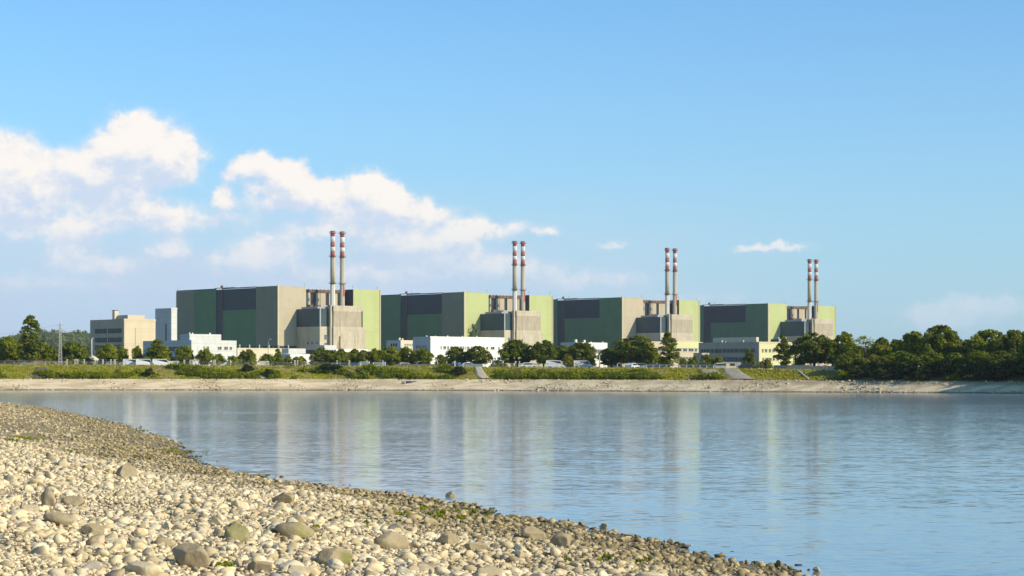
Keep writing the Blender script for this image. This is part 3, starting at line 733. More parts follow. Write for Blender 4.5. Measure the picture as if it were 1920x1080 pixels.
def tpl(kind, var):
    """crown and trunk of one tree shape: crown 8 m wide and 8 m high, lifted off the ground by its stem"""
    key = (kind, var)
    if key not in TPL:
        spec = {'round': (8, 8, 95, 75, .30, .95), 'poplar': (4.8, 12, 75, 60, .27, .75), 'cone': (7, 8.5, 70, 65, .30, .85),
                'wide': (9, 8, 110, 75, .32, 1.0), 'bush': (5, 3.2, 22, 80, .24, .85), 'sparse': (6, 7, 26, 42, .22, .9), 'big': (13, 12, 190, 85, .36, 1.2)}[kind]
        Wd, H, nl, per, leaf, lr = spec; pk = {'sparse': 'round', 'big': 'round'}.get(kind, kind)
        me, C = crown_mesh(pk, hash_(kind) + var * 13, Wd, H, nl, per, leaf, lr)
        z_off = {'bush': 0, 'poplar': .9, 'big': .7, 'wide': .5}.get(kind, 1.5)
        TPL[key] = (me, trunk_mesh(H + z_off, .22 if kind != 'big' else .4, C, z_off), Wd, H, z_off)
    return TPL[key]
def hash_(s): return sum(ord(c) * (i + 1) for i, c in enumerate(s)) % 1000
def tree(name, px, D, w_px, y_top, kind, leaf, label, cat, group=None, var=None, y_base=None, rz=None):
    x = at(px, D); g = gz(x, D); me, tr, Wd, H, zo = tpl(kind, (var if var is not None else int(px) % 4))
    Wm = w_px * D / F; Hm = zt(y_top, D) - g
    r = empty(name, (x, D, g), rz if rz is not None else random.uniform(0, 6.28), label=label, cat=cat, group=group)
    sx = Wm / Wd * 1.28; sz = Hm / (H + zo) * 1.03
    c = bpy.data.objects.new('crown' if kind != 'bush' else 'foliage', me); col.objects.link(c); c.parent = r; c.location = (0, 0, zo * sz); c.scale = (sx, sx, sz)
    c.material_slots[0].link = 'OBJECT'; c.material_slots[0].material = M[leaf]
    t = bpy.data.objects.new('trunk', tr); col.objects.link(t); t.parent = r; t.scale = (sx, sx, sz)
    return r
GT = 'trees along the far embankment'; GB = 'bushes along the far embankment'; GW = 'dense trees on the right bank'
TREES = [
 # px, D, width, top, kind, leaf, label
 (14, 590, 48, 635, 'round', 'leaf', 'Wide round green tree at the very left edge of the far bank'),
 (-12, 600, 50, 640, 'round', 'leaf_dark', 'Dark round tree cut by the left picture edge'),
 (56, 580, 42, 596, 'poplar', 'leaf_dark', 'Tallest tree at the left, dark and poplar shaped with a forked top'),
 (90, 590, 42, 648, 'round', 'leaf', 'Low round tree between the tall poplar and the lattice mast'),
 (138, 592, 62, 645, 'wide', 'leaf_dark', 'Broad dark tree just right of the lattice mast'),
 (202, 590, 36, 647, 'round', 'leaf', 'Round tree in front of the grey windowed side of the left office'),
 (229, 592, 24, 652, 'round', 'leaf', 'Small round tree at the corner of the left office'),
 (257, 590, 20, 651, 'round', 'leaf', 'Narrow tree before the cream front of the left office'),
 (297, 588, 58, 638, 'cone', 'leaf', 'Pointed broad tree in front of the blue-grey side of the laboratory'),
 (346, 588, 32, 650, 'round', 'leaf', 'Round tree at the corner of the panelled laboratory'),
 (383, 586, 28, 656, 'round', 'leaf', 'Small round tree in front of the pale panelled laboratory wall'),
 (463, 584, 30, 657, 'round', 'leaf_dark', 'Round dark tree before the long cream hall'),
 (521, 584, 26, 655, 'cone', 'leaf', 'Small pointed tree below the corner of the leftmost reactor building'),
 (603, 580, 34, 654, 'round', 'leaf_dark', 'Tree with bare leaning stem right of the white storage hall'),
 (624, 584, 24, 659, 'round', 'leaf', 'Small light tree before the dark workshop, second right of the storage hall'),
 (641, 580, 24, 656, 'round', 'leaf', 'Slim green tree before the dark workshop, below the concrete block'),
 (664, 584, 24, 656, 'round', 'leaf', 'Bright green tree before the dark workshop, left of its neighbour with pale post'),
 (682, 580, 22, 658, 'round', 'leaf_yellow', 'Yellowish tree above the low white wall'),
 (702, 580, 20, 655, 'round', 'leaf', 'Narrow tree below the yellow green wing of the leftmost building'),
 (730, 572, 38, 652, 'round', 'leaf', 'Round tree left of the small pale building, first of a touching row of three'),
 (764, 574, 38, 652, 'round', 'leaf', 'Round tree below the small pale building, middle of a touching row of three'),
 (794, 570, 34, 655, 'round', 'leaf', 'Round tree at the blue shaded end of the white office'),
 (856, 564, 40, 652, 'round', 'leaf_dark', 'Round tree in front of the middle of the white office, left of two'),
 (895, 560, 40, 651, 'round', 'leaf_dark', 'Globe shaped tree on a short trunk in front of the white office, right of two'),
 (969, 552, 58, 640, 'round', 'leaf_dark', 'Large dark round tree at the right end of the white office'),
 (1019, 548, 42, 641, 'round', 'leaf_dark', 'Tall oval tree below the right wing of the second building'),
 (1054, 556, 36, 650, 'round', 'leaf_dark', 'Dark tree behind the small yellow green tree'),
 (1093, 552, 52, 645, 'wide', 'leaf_dark', 'Broad tree hiding the left part of the small white office'),
 (1064, 540, 18, 665, 'round', 'leaf_yellow', 'Small yellow green tree on a pale thin stem'),
 (1147, 545, 48, 655, 'round', 'leaf_dark', 'Rounded low tree right of the small white office'),
 (1162, 560, 34, 637, 'sparse', 'leaf_dry', 'Thin olive tree behind the big dark tree under the third building'),
 (1194, 538, 68, 633, 'round', 'leaf_dark', 'Biggest tree of the middle, with dark trunk, below the third building'),
 (1220, 550, 34, 655, 'round', 'leaf', 'Lower tree leaning out right of the biggest middle tree'),
 (1254, 530, 34, 626, 'poplar', 'leaf_dark', 'Slim poplar before the tan office'),
 (1405, 540, 26, 655, 'cone', 'leaf_dark', 'Dark pointed tree before the grey office side'),
 (1471, 522, 30, 632, 'poplar', 'leaf_dark', 'Slim poplar before the pale yellow office front'),
 (1527, 510, 68, 628, 'round', 'leaf_dark', 'Large dark tree hiding the foot of the rightmost reactor building'),
 (1580, 505, 50, 626, 'round', 'leaf', 'Bushy tree just right of the rightmost reactor building'),
 (1622, 500, 46, 633, 'sparse', 'leaf', 'Open crowned tree with feathery top, left end of the right hand wood'),
 (1652, 496, 38, 636, 'round', 'leaf', 'Greener lower tree beside the feathery topped one'),
 (1683, 500, 40, 640, 'round', 'leaf_dark', 'Lower tree in the dip of the right hand wood'),
 (1712, 490, 56, 625, 'round', 'leaf', 'Domed tree left of the tallest one in the right hand wood'),
 (1768, 484, 72, 614, 'big', 'leaf_dark', 'Tallest tree of the right hand wood with ragged top'),
 (1815, 484, 34, 640, 'round', 'leaf_dark', 'Small tree filling the gap right of the tallest tree of the wood'),
 (1852, 476, 72, 622, 'big', 'leaf', 'Wide domed tree near the right picture edge'),
 (1905, 468, 62, 623, 'big', 'leaf_dark', 'Tall wide tree touching the right picture edge'),
 (1600, 486, 34, 664, 'round', 'leaf', 'Low light green tree at the front left of the right hand wood'),
 (1640, 482, 30, 666, 'round', 'leaf_yellow', 'Low yellow green tree in front of the right hand wood'),
 (1690, 478, 42, 660, 'round', 'leaf', 'Sunlit low tree in front of the dip of the right hand wood'),
 (1738, 472, 40, 648, 'cone', 'leaf', 'Light green sloping tree below the tallest tree of the wood'),
]
for (px, D, wp, yt, kind, lf, lab) in TREES:
    nm = {'poplar': 'poplar_tree'}.get(kind, 'broadleaf_tree')
    tree(nm, px, D, wp, yt, kind, lf, lab, 'tree', GW if px > 1500 else GT)
# the wood goes on behind and below, crowns touching
for k, (px, D, wp, yt) in enumerate(((1560, 520, 46, 645), (1604, 516, 52, 650), (1640, 512, 50, 650), (1676, 508, 50, 654), (1730, 502, 50, 640), (1800, 498, 56, 645), (1828, 494, 56, 640), (1880, 488, 60, 632),
                                     (1935, 478, 60, 640))):
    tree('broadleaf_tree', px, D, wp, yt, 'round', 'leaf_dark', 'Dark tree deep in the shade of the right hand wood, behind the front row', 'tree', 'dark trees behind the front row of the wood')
for k, (px, dd, wp, yt) in enumerate(((1585, 15.5, 36, 668), (1615, 14.5, 34, 672), (1660, 14.5, 38, 668), (1700, 14, 44, 664), (1748, 14, 46, 662), (1790, 14, 48, 664), (1835, 14, 48, 660), (1880, 14, 50, 660), (1925, 14, 54, 655), (1975, 14, 60, 640), (2030, 14, 66, 636), (2090, 14, 70, 630), (2150, 14, 76, 622))):  # entries past the right edge are unseen, added to shade the slope
    D = 470
    for _ in range(6): D = float(shoreline(at(px, D))) + dd
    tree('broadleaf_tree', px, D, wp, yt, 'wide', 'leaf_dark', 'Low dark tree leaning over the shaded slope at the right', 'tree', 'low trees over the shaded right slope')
for k, (px, dd, wp, yt) in enumerate(((1600, 12, 30, 684), (1630, 12.5, 34, 682), (1665, 12, 40, 680), (1705, 12, 44, 680), (1745, 11.5, 44, 682), (1782, 12, 40, 680), (1822, 12, 46, 680), (1862, 11.5, 46, 681), (1902, 12, 46, 680), (1612, 9.8, 34, 694), (1656, 9.6, 40, 694), (1735, 9.6, 44, 695), (1830, 9.6, 44, 695), (1870, 9.6, 44, 696), (1680, 9.6, 36, 695))):
    D = 470
    for _ in range(6): D = float(shoreline(at(px, D))) + dd
    tree('bush', px, D, wp, yt, 'bush', 'shrub_dark', 'Bush added and coloured dark for the shade below the right hand wood', 'bush', 'added bushes darkened as shade of the wood')  # added bushes, their dark colour standing in for shade on the slope
for k, (px, dd, wp, yt) in enumerate(((1990, 8, 110, 615), (2060, 8, 120, 610), (2150, 9, 130, 600), (2260, 10, 140, 590), (2380, 12, 150, 590))):
    D = 430
    for _ in range(8): D = float(shoreline(at(px, D))) + dd
    tree('broadleaf_tree', px, D, wp, yt, 'big', 'leaf_dark', 'Large unseen tree past the right picture edge, added to shade the slope', 'tree', 'unseen trees added past the right picture edge for shade')  # out of view, added large to cast shade on the slope
tree('sparse_tree', 886, 800, 24, 612, 'sparse', 'leaf_dry', 'Thin brownish tree rising behind the white office', 'tree')
BUSH = [
 (411, 582, 26, 667, 'leaf', 'Dark bush below the right part of the pale laboratory'), (438, 582, 32, 670, 'leaf', 'Spreading bush right of the laboratory'), (472, 580, 22, 672, 'leaf', 'Low bush at the foot of the dark tree before the cream hall'),
 (499, 582, 30, 667, 'leaf_dark', 'Dark bush behind the white cabin'), (538, 580, 22, 670, 'leaf', 'Low bush right of the small pointed tree'), (563, 578, 34, 671, 'leaf', 'Wide bush in front of the white storage hall'),
 (588, 574, 26, 678, 'leaf_dry', 'Dry greyish bush at the crest left of the leaning stem'), (826, 575, 24, 668, 'leaf_dark', 'Dark bush at the corner of the white office'), (934, 566, 34, 677, 'leaf_dark', 'Flat hedge under the right end of the white office'),
 (1240, 545, 24, 676, 'leaf', 'Bush left of the slim poplar'), (1279, 545, 20, 674, 'leaf_yellow', 'Yellowish bush right of the slim poplar'), (1300, 548, 26, 671, 'leaf_dark', 'Dark bush left of the long hedge before the grey office'),
 (1326, 548, 32, 668, 'leaf_dark', 'Tallest dark bush before the grey office'), (1345, 546, 24, 671, 'leaf', 'Bush behind the glazed kiosk'), (1436, 532, 28, 675, 'leaf_yellow', 'Bright yellow green bush under the yellow office front'),
 (1500, 512, 22, 670, 'leaf', 'Bush between the poplar and the large dark tree'), (1205, 525, 22, 690, 'leaf_dark', 'Small very dark bush on the crest under the biggest middle tree'),
]
for (px, D, wp, yt, lf, lab) in BUSH: tree('bush', px, D, wp, yt, 'bush', lf, lab, 'bush', GB)
for (px, dd, wp, hp, lf, lab) in ((464, 13.2, 22, 12, 'shrub_dark', 'Dark bush on the slope beside the pale scar left of the cabin'), (505, 10, 20, 12, 'shrub_dark', 'Dark round bush low on the slope below the cabin'), (615, 14, 52, 10, 'shrub_dark', 'Long dark thicket at the crest below the leaning stem'),
                                  (862, 11.5, 34, 13, 'shrub_dark', 'Dark bush on the slope left of the pale ramp'), (280, 10.5, 20, 12, 'shrub_dark', 'Dark hollow bush low on the slope below the white vans'), (1580, 9.5, 34, 14, 'shrub', 'Bright bush at the edge of the shaded slope'),
                                  (1632, 12.0, 22, 18, 'leaf_yellow', 'Bright yellow bush hanging from the wood edge'), (1790, 9.4, 34, 10, 'shrub', 'Bright low bush on the shaded right slope'), (1700, 9, 14, 7, 'shrub', 'Tiny bright bush low on the shaded slope')):
    D = 520
    for _ in range(8): D = float(shoreline(at(px, D))) + dd
    y_top = HY - (gz(at(px, D), D) - EYE) * F / D - hp
    tree('bush', px, D, wp, y_top, 'bush', lf, lab, 'bush', 'bushes on the far slope')

def bank_scrub():
    r = np.random.default_rng(5); C = []; Rr = []; tn = []
    for k in range(9000):
        x = r.uniform(-190, 62); d = r.uniform(7.9, 15.2); n_ = mnoise.noise(((x + d * 1.2) / 12, d / 6, 1.0)) + .45 * mnoise.noise((x / 3.0, d / 2, 4)) 
        thr = .03 + .25 * max(0, (x + 5) / 60) + (.4 if 13.3 < d else 0) + (.45 if -118 < x < -103 else 0)
        if n_ < thr: continue
        if -2 - 8.5 < x < 2 - 6.0 or 49 < x < 57: continue
        y = shoreline(x) + d; k_ = r.uniform(.3, .8) * (1 + 1.6 * max(0, n_))
        C.append((x, y, gz(x, y) + k_ * .35)); Rr.append(k_); tn.append(.5 + .5 * mnoise.noise((x / 4, d / 2, 9)))
        if len(C) > 3200: break
    V, T, t = lobes_to_leaves(np.array(C), np.array(Rr), 38, .22, r, .75, np.array(tn))
    o = np_mesh('bank_scrub', V, T, M['shrub'], tint=t); tag(o, 'Yellow green scrub covering the grassy slope of the far bank', 'scrub', kind='stuff')
    # dry grass tufts along the whole slope
    n = 14000; x = r.uniform(-190, 72, n); d = r.uniform(7.8, 17, n); y = shoreline(x) + d
    z = np.array([gz(a, b) for a, b in zip(x, y)]); P = np.stack([x, y, z + .12], 1); N = r.normal(size=(n, 3)) * .5 + np.array([.4, -1, .4])
    V, T = leaf_quads(P, N, .24, r); o = np_mesh('bank_grass', V, T, M['grass_tuft'], tint=np.repeat(r.uniform(0, 1, n), 4)); tag(o, 'Dry grass on the slope and crest of the far bank', 'grass', kind='stuff')
M['grass_tuft'] = leaf_mat('dry_grass', (.22, .22, .004), (.34, .30, .02), (.26, .25, .01))
bank_scrub()
def hill_wood():
    r = np.random.default_rng(9); C = []; Rr = []
    for k in range(1500):
        x = r.uniform(-1150, -560); d = r.uniform(40, 330); k_ = r.uniform(6, 11)
        h = np.interp(d, [0, 60, 160, 300], [4, 24, 4 + hillp(x) * .85, 4 + hillp(x)])
        C.append((x, 3000 + d, h + 4 + (r.uniform(0, 5)))); Rr.append(k_)
    V, T, t = lobes_to_leaves(np.array(C), np.array(Rr), 40, 2.2, r, .9)
    o = np_mesh('hill_wood', V, T, M['leaf_dark'], tint=t * .4); tag(o, 'Distant wooded ridge at the left horizon', 'wood', kind='stuff')
def hillp(x): return 50 + 4 * math.sin(x / 60.) + 3 * math.sin(x / 23. + 1)
hill_wood()

# ------------------------------------------------------------------ clutter on the crest
def ground_at(px, D): return gz(at(px, D), D)
def car(px, D, paint_, label, rz=0., sc_=1.0, van=False):
    x = at(px, D); r = empty('parked_van' if van else 'parked_car', (x, D, gz(x, D)), rz, label=label, cat='van' if van else 'car', group='vehicles parked behind the far crest')
    L_, W_ = (5.0, 1.9) if van else (4.3, 1.75)
    if van: prof = [(0, .3), (L_, .3), (L_, .95), (L_ - .6, 1.15), (L_ - 1.3, 2.1), (.1, 2.15), (0, 1.9)]; glass = [(.6, 1.25), (L_ - .85, 1.25), (L_ - 1.35, 1.95), (.6, 1.95)]
    else: prof = [(0, .28), (L_, .28), (L_, .72), (L_ - .9, .88), (L_ - 1.6, 1.40), (1.0, 1.45), (.25, .95), (0, .85)]; glass = [(.6, .92), (L_ - 1.1, .92), (L_ - 1.7, 1.34), (1.05, 1.38)]
    def extr(pts, y0, y1, name, m_, par, tap=0):
        b = MB(); n = len(pts); b.v = [(p[0] - L_ / 2, y0 + (tap if p[1] > 1 else 0), p[1]) for p in pts] + [(p[0] - L_ / 2, y1 - (tap if p[1] > 1 else 0), p[1]) for p in pts]
        b.f = [tuple(range(n)), tuple(range(2 * n - 1, n - 1, -1))] + [(i, (i + 1) % n, n + (i + 1) % n, n + i) for i in range(n)]; b.m = [0] * len(b.f); return b.build(name, M[m_], par)
    extr(prof, -W_ / 2, W_ / 2, 'body', paint_, r, .12); extr(glass, -W_ / 2 - .015, W_ / 2 + .015, 'window', 'glass', r, .12)
    xf = L_ / 2 - (.95 if van else 1.22)
    MB().box(L_ / 2 - (1.25 if van else 1.55), xf + .06, -W_ / 2 + .2, W_ / 2 - .2, 1.15 if van else .95, 1.95 if van else 1.3).build('windscreen', M['glass'], r)
    for sx_ in (-1, 1):
        for sy_ in (-1, 1): MB().tube([(sx_ * L_ * .31, sy_ * (W_ / 2 - .18), .32), (sx_ * L_ * .31, sy_ * (W_ / 2 + .02), .32)], .32, 14).build('wheel', M['rubber'], r)
    for sy_ in (-1, 1): MB().box(L_ / 2 - .02, L_ / 2 + .03, sy_ * .6 - .18, sy_ * .6 + .18, .55, .7).build('headlight', M['steel'], r)
    return r
CARS = [(214, 575, 'car_silver', 'Silver car half hidden behind the fence under the left office', 0, 0), (249, 574, 'car_white', 'White van before the cream front of the left office', 0, 1), (273, 572, 'car_white', 'White van under the left edge of the pointed tree', .1, 1),
        (304, 572, 'car_white', 'White van left of the container', .1, 1), (234, 585, 'car_white', 'White car behind the fence left of the vans', .2, 0),
        (650, 572, 'car_dark', 'Dark car left of the low white wall', 0, 0), (668, 570, 'car_blue', 'Dark blue car touching the left end of the low white wall', .1, 0), (633, 574, 'car_silver', 'Silver car below the slim green tree', 0, 0),
        (857, 545, 'car_blue', 'Dark blue car under the left round tree before the white office', 1.3, 0), (880, 550, 'car_white', 'White car under the globe shaped tree before the white office', 0, 0), (762, 562, 'car_white', 'White car under the middle tree of the touching three', 0, 0),
        (992, 540, 'car_white', 'White car between the large dark tree and the tall oval tree', 0, 0), (1042, 545, 'car_white', 'White car left of the small yellow green tree', 0, 1), (1094, 545, 'car_white', 'White van under the broad tree at the small white office', 0, 1),
        (1186, 528, 'car_white', 'White car at the trunk of the biggest middle tree', 1.0, 0), (1204, 531, 'car_silver', 'Silver car right of the trunk of the biggest middle tree', 0, 0),
        (1228, 524, 'car_dark', 'Dark car left of the slim poplar', 0, 0),
        (1400, 514, 'car_dark', 'Dark car right of the glazed kiosk', 0, 0)]
for (px, D, p, lab, rz, van) in CARS: car(px, D, p, lab, rz, van=bool(van))

def wall_run(name, px0, px1, off, y_top_or_h, m_, label, cat, thick=.3, pan=3.0):
    """a straight low wall following the crest"""
    D0 = 520.; D1 = 520.
    for _ in range(8): D0 = float(shoreline(at(px0, D0))) + off; D1 = float(shoreline(at(px1, D1))) + off
    a = Vector((at(px0, D0), D0, 0)); c = Vector((at(px1, D1), D1, 0)); L_ = (c - a).length; rz = math.atan2(c.y - a.y, c.x - a.x)
    z0 = min(gz(a.x, a.y), gz(c.x, c.y)) - .2
    r = empty(name, (a.x, a.y, z0), rz, label=label, cat=cat); H_ = y_top_or_h + .2
    n = max(1, int(L_ / pan))
    MB().box(0, L_, 0, thick, 0, H_).build('wall_face', M[m_], r)
    MB().box(-.05, L_ + .05, -.06, thick + .06, H_ + .003, H_ + .1).build('coping', M[m_], r)
    for k in range(n + 1): MB().box(L_ * k / n - .12, L_ * k / n + .12, -.1, -.003, 0, H_ - .05).build('pier', M[m_], r)
    return r
wall_run('low_wall', 675, 692, 24, 1.5, 'white_wall', 'Low white wall below the yellowish tree', 'wall')
wall_run('low_wall', 700, 722, 22, 1.3, 'white_wall', 'Low white wall left of the touching row of three trees', 'wall')
wall_run('low_wall', 741, 850, 20.5, .85, 'wall_stone', 'Long sandy low wall with piers below the blue shaded end of the white office', 'wall')
wall_run('low_wall', 868, 905, 21.5, .9, 'white_wall', 'Low pale wall behind the globe shaped tree', 'wall')
wall_run('low_wall', 1452, 1475, 19.5, 1.1, 'office_grey', 'Short grey wall right of the yellow green bush', 'wall')
wall_run('low_wall', 1476, 1518, 19.0, 1.2, 'wall_stone', 'Sandy wall joining the short grey wall, below the poplar', 'wall')
wall_run('low_wall', 1518.5, 1575, 18.6, 1.05, 'wall_stone', 'Sandy wall under the large dark tree at the right', 'wall')
wall_run('low_wall', 40, 72, 24, .8, 'wall_stone', 'Brownish low wall at the foot of the tall left poplar', 'wall')
def fence(px0, px1, off, h, label, m_='white', step=2.4, mesh=False):
    D0 = 520.; D1 = 520.
    for _ in range(8): D0 = float(shoreline(at(px0, D0))) + off; D1 = float(shoreline(at(px1, D1))) + off
    r = empty('railing_fence', (at(px0, D0), D0, gz(at(px0, D0), D0)), 0, label=label, cat='fence', group='railings along the far crest')
    L_ = math.hypot(at(px1, D1) - at(px0, D0), D1 - D0); n = int(L_ / step)
    dx, dy, dz = (at(px1, D1) - at(px0, D0)) / n, (D1 - D0) / n, (gz(at(px1, D1), D1) - gz(at(px0, D0), D0)) / n
    for k in range(n + 1): MB().box(k * dx - .05, k * dx + .05, k * dy - .05, k * dy + .05, k * dz - .2, k * dz + h).build('post', M[m_], r)
    for z_ in (h * .35, h * .68, h - .03): MB().tube([(0, -.07, z_), (n * dx, n * dy - .07, n * dz + z_)], .035, 5).build('rail', M[m_], r)
    return r
fence(-10, 64, 17.5, 1.15, 'Pale railing left of the tall poplar', 'steel'); fence(66, 124, 17.5, 1.1, 'White railing around the foot of the lattice mast')
fence(126, 236, 17.5, 1.15, 'Pale railing below the left office', 'steel'); fence(336, 484, 17.5, 1.1, 'Pale railing below the laboratory and cream hall', 'steel')
fence(505, 672, 17.5, 1.0, 'Railing below the white storage hall and workshop', 'steel'); fence(908, 1062, 17.5, 1.15, 'Grey railing right of the pale ramp', 'steel')
fence(1066, 1200, 17.5, 1.1, 'Dark railing below the small white office', 'lattice'); fence(1212, 1338, 17.3, .95, 'White railing below the slim poplar and grey office', 'white', 1.8); fence(1392, 1450, 17.3, 1.0, 'Dark railing below the yellow green bush', 'lattice')
for px in (126, 141, 145, 158, 178, 193, 208, 215, 345.5, 357, 361, 366, 372, 400, 403, 432, 553, 558, 632, 655, 688, 718, 853, 967, 974, 1053, 1080, 1085):
    D = 540.
    for _ in range(8): D = float(shoreline(at(px, D))) + 18.2
    r = empty('gate_pillar', (at(px, D), D, gz(at(px, D), D)), 0, label='White concrete pillar standing in the line of the far bank railings', cat='pillar', group='white pillars along the far crest')
    w_ = .17 if px % 2 else .11
    MB().box(-w_, w_, -.2, .2, -.2, 1.55).build('shaft', M['cream_low'], r); MB().box(-w_ - .06, w_ + .06, -.26, .26, 1.553, 1.66).build('cap', M['white'], r)
def cabin(name, px0, px1, D, y_top, m_, label, cat, depth=2.4):
    x0, x1 = at(px0, D), at(px1, D); g = gz(x0, D); h = zt(y_top, D) - g
    r = empty(name, (x0, D, g), .06, label=label, cat=cat); W_ = x1 - x0
    b = MB(); b.box(0, W_, 0, depth, 0, h - .12); b.build('wall', M[m_], r)
    MB().box(-.1, W_ + .1, -.1, depth + .1, h - .117, h).build('roof', M['white'], r)
    MB().box(W_ * .7, W_ * .7 + .8, -.05, -.003, .05, min(2.0, h - .25)).build('door', M['steel'], r)
    return r, W_, h
cabin('container', 313, 333, 572, 677, 'pale_panels', 'Pale bluish container right of the white vans', 'container')
cabin('site_cabin', 486, 503, 570, 677, 'cream_low', 'Small cream cabin standing on the crest below the cream hall', 'cabin')
cabin('gate_house', 70, 86, 588, 674, 'cream', 'Small yellowish hut with a red sign under the low round tree', 'hut')
cabin('gate_house', 968, 1012, 575, 681, 'cream', 'Low cream shed behind the large dark tree', 'shed')
r, W_, h = cabin('kiosk', 1361.5, 1388.5, 524, 680, 'cream_low', 'Cream kiosk with a glazed slanting left end', 'kiosk', 3)
b = MB(); b.v = [(-2.8, 0, 0.9), (0, 0, .9), (0, 0, h - .15), (-2.3, 0, h - .3), (-2.8, 2.6, .9), (0, 2.6, .9), (0, 2.6, h - .15), (-2.3, 2.6, h - .3)]
b.f = [(0, 1, 2, 3), (7, 6, 5, 4), (0, 3, 7, 4), (3, 2, 6, 7)]; b.m = [0] * 4; b.build('glazing', M['glass'], r)
MB().box(-2.85, -.003, -.05, 2.6, 0, .9).build('sill_wall', M['steel'], r)
b = MB(); b.v = [(-2.45, -.15, h - .26), (0, -.15, h - .11), (0, 2.8, h - .11), (-2.45, 2.8, h - .26), (-2.45, -.15, h - .14), (0, -.15, h + .02), (0, 2.8, h + .02), (-2.45, 2.8, h - .14)]
b.f = [(0, 3, 2, 1), (4, 5, 6, 7), (0, 1, 5, 4), (1, 2, 6, 5), (2, 3, 7, 6), (3, 0, 4, 7)]; b.m = [0] * 6; b.build('roof_edge', M['white'], r)
MB().box(1.0, 2.2, -.06, -.003, .9, 1.5).build('hatch', M['glass'], r)
# pale round canopy at the left office
x = at(174, 620); g = gz(x, 620); r = empty('canopy', (x, 620, g), 0, label='Pale shallow round canopy before the grey side of the left office', cat='canopy')
zc = zt(671, 620) - g
MB().tube([(0, 0, zc - .9), (0, 0, zc - .5), (0, 0, zc + .2), (0, 0, zc + .7)], [1.5, 1.75, 1.3, .3], 24).build('roof', M['cream_low'], r, True)
for k in range(5): MB().tube([(1.3 * math.cos(k * 1.256), 1.3 * math.sin(k * 1.256), 0), (1.3 * math.cos(k * 1.256), 1.3 * math.sin(k * 1.256), zc - .85)], .07, 6).build('post', M['steel'], r)
# sign boards
for (px, y0, y1, w_, lab) in ((75.5, 676, 681, .6, 'Small red lettered board left of the lattice mast'), (105, 677, 682, .25, 'Small red topped sign right beside the lattice mast'), (371 / 8 + 240, 681, 687, .3, 'Tiny red marker before the white vans'), (1547, 684, 692, .4, 'Small red sign on the sandy wall at the right')):
    D = 540.
    for _ in range(8): D = float(shoreline(at(px, D))) + 17.0
    x = at(px, D); g = gz(x, D); r = empty('sign_board', (x, D, g), 0, label=lab, cat='sign'); z1 = zt(y0, D) - g
    MB().box(-w_, w_, -.06, 0, z1 - .38, z1).build('board', M['red'], r)
    for s_ in (-.8, .8): MB().box(s_ * w_ - .04, s_ * w_ + .04, .002, .08, -.2, z1 - .05).build('post', M['steel'], r)
# lattice mast
D = 572; x = at(112.8, D); g = gz(x, D); Hm = zt(604, D) - g
r = empty('lattice_mast', (x, D, g), R(20), label='Slender pale lattice mast with three crossarms among the left trees', cat='pylon')
b = MB(); wb = lambda z: .48 - .33 * z / Hm
for (sx_, sy_) in ((1, 1), (1, -1), (-1, 1), (-1, -1)): b.tube([(sx_ * wb(0), sy_ * wb(0), -.3), (sx_ * wb(Hm), sy_ * wb(Hm), Hm * .97)], .055, 4)
b.build('tower_leg', M['pylon'], r); b = MB(); n = 14
for k in range(n):
    z0, z1 = Hm * .96 * k / n, Hm * .96 * (k + 1) / n
    for (a, c) in (((1, 1), (1, -1)), ((1, -1), (-1, -1)), ((-1, -1), (-1, 1)), ((-1, 1), (1, 1))):
        b.tube([(a[0] * wb(z0), a[1] * wb(z0), z0), (c[0] * wb(z1), c[1] * wb(z1), z1)], .03, 4); b.tube([(c[0] * wb(z0), c[1] * wb(z0), z0), (a[0] * wb(z1), a[1] * wb(z1), z1)], .03, 4)
b.build('bracing', M['pylon'], r)
for (zf, l) in ((.93, 1.1), (.84, .8), (.765, 1.35)): MB().tube([(-l, 0, Hm * zf), (0, 0, Hm * zf + .15), (l, 0, Hm * zf)], [.05, .08, .05], 5).build('crossarm', M['pylon'], r)
MB().tube([(0, 0, Hm * .96), (0, 0, Hm)], .05, 5).build('tip', M['pylon'], r)
for (dz, l) in ((.93, -1), (.84, .7), (.765, -1.2)):
    z = g + Hm * dz; pts = []
    for k in range(17):
        t = k / 16; e = Vector((x + l, D, z)).lerp(Vector((at(-330, 900), 900, z + 3)), 1 - t); e.z -= 14 * t * (1 - t); pts.append(e)
    for k in range(1, 17):
        t = k / 16; e = Vector((x + l, D, z)).lerp(Vector((at(262, 1150), 1150, z + 4)), t); e.z -= 14 * t * (1 - t); pts.append(e)
    o = MB().tube(pts, .016, 4).build('power_line', M['steel']); tag(o, 'Thin wire strung from the lattice mast across the sky at the left', 'power line', 'wires of the lattice mast')
# lamp posts
def lamp(px, y_top, off, label, bend=.7, m_='steel', rad=.07):
    D = 540.
    for _ in range(8): D = float(shoreline(at(px, D))) + off
    x = at(px, D); g = gz(x, D); h = zt(y_top, D) - g
    r = empty('lamp_post', (x, D, g), random.uniform(-.4, .4), label=label, cat='lamp post', group='lamp posts along the far bank')
    MB().tube([(0, 0, -.3), (0, 0, h * .93), (bend * .3, 0, h * .99), (bend, 0, h)], [rad * 1.3, rad * .9, rad * .7, rad * .6], 7).build('pole', M[m_], r, True)
    MB().box(bend - .05, bend + .45, -.12, .12, h - .07, h + .05).build('lamp_head', M['white'], r)
lamp(172, 634, 60, 'Tall white pole at the left edge of the left office', .1, 'white', .13); lamp(1024 / 8 + 720, 679, 19, 'Short white lamp post before the left round tree of the white office', .2, 'white')
lamp(944, 676, 18.5, 'Curved low lamp post at the right end of the hedge', -.9); lamp(983, 681, 19, 'Short thin post left under the large dark tree', .2)
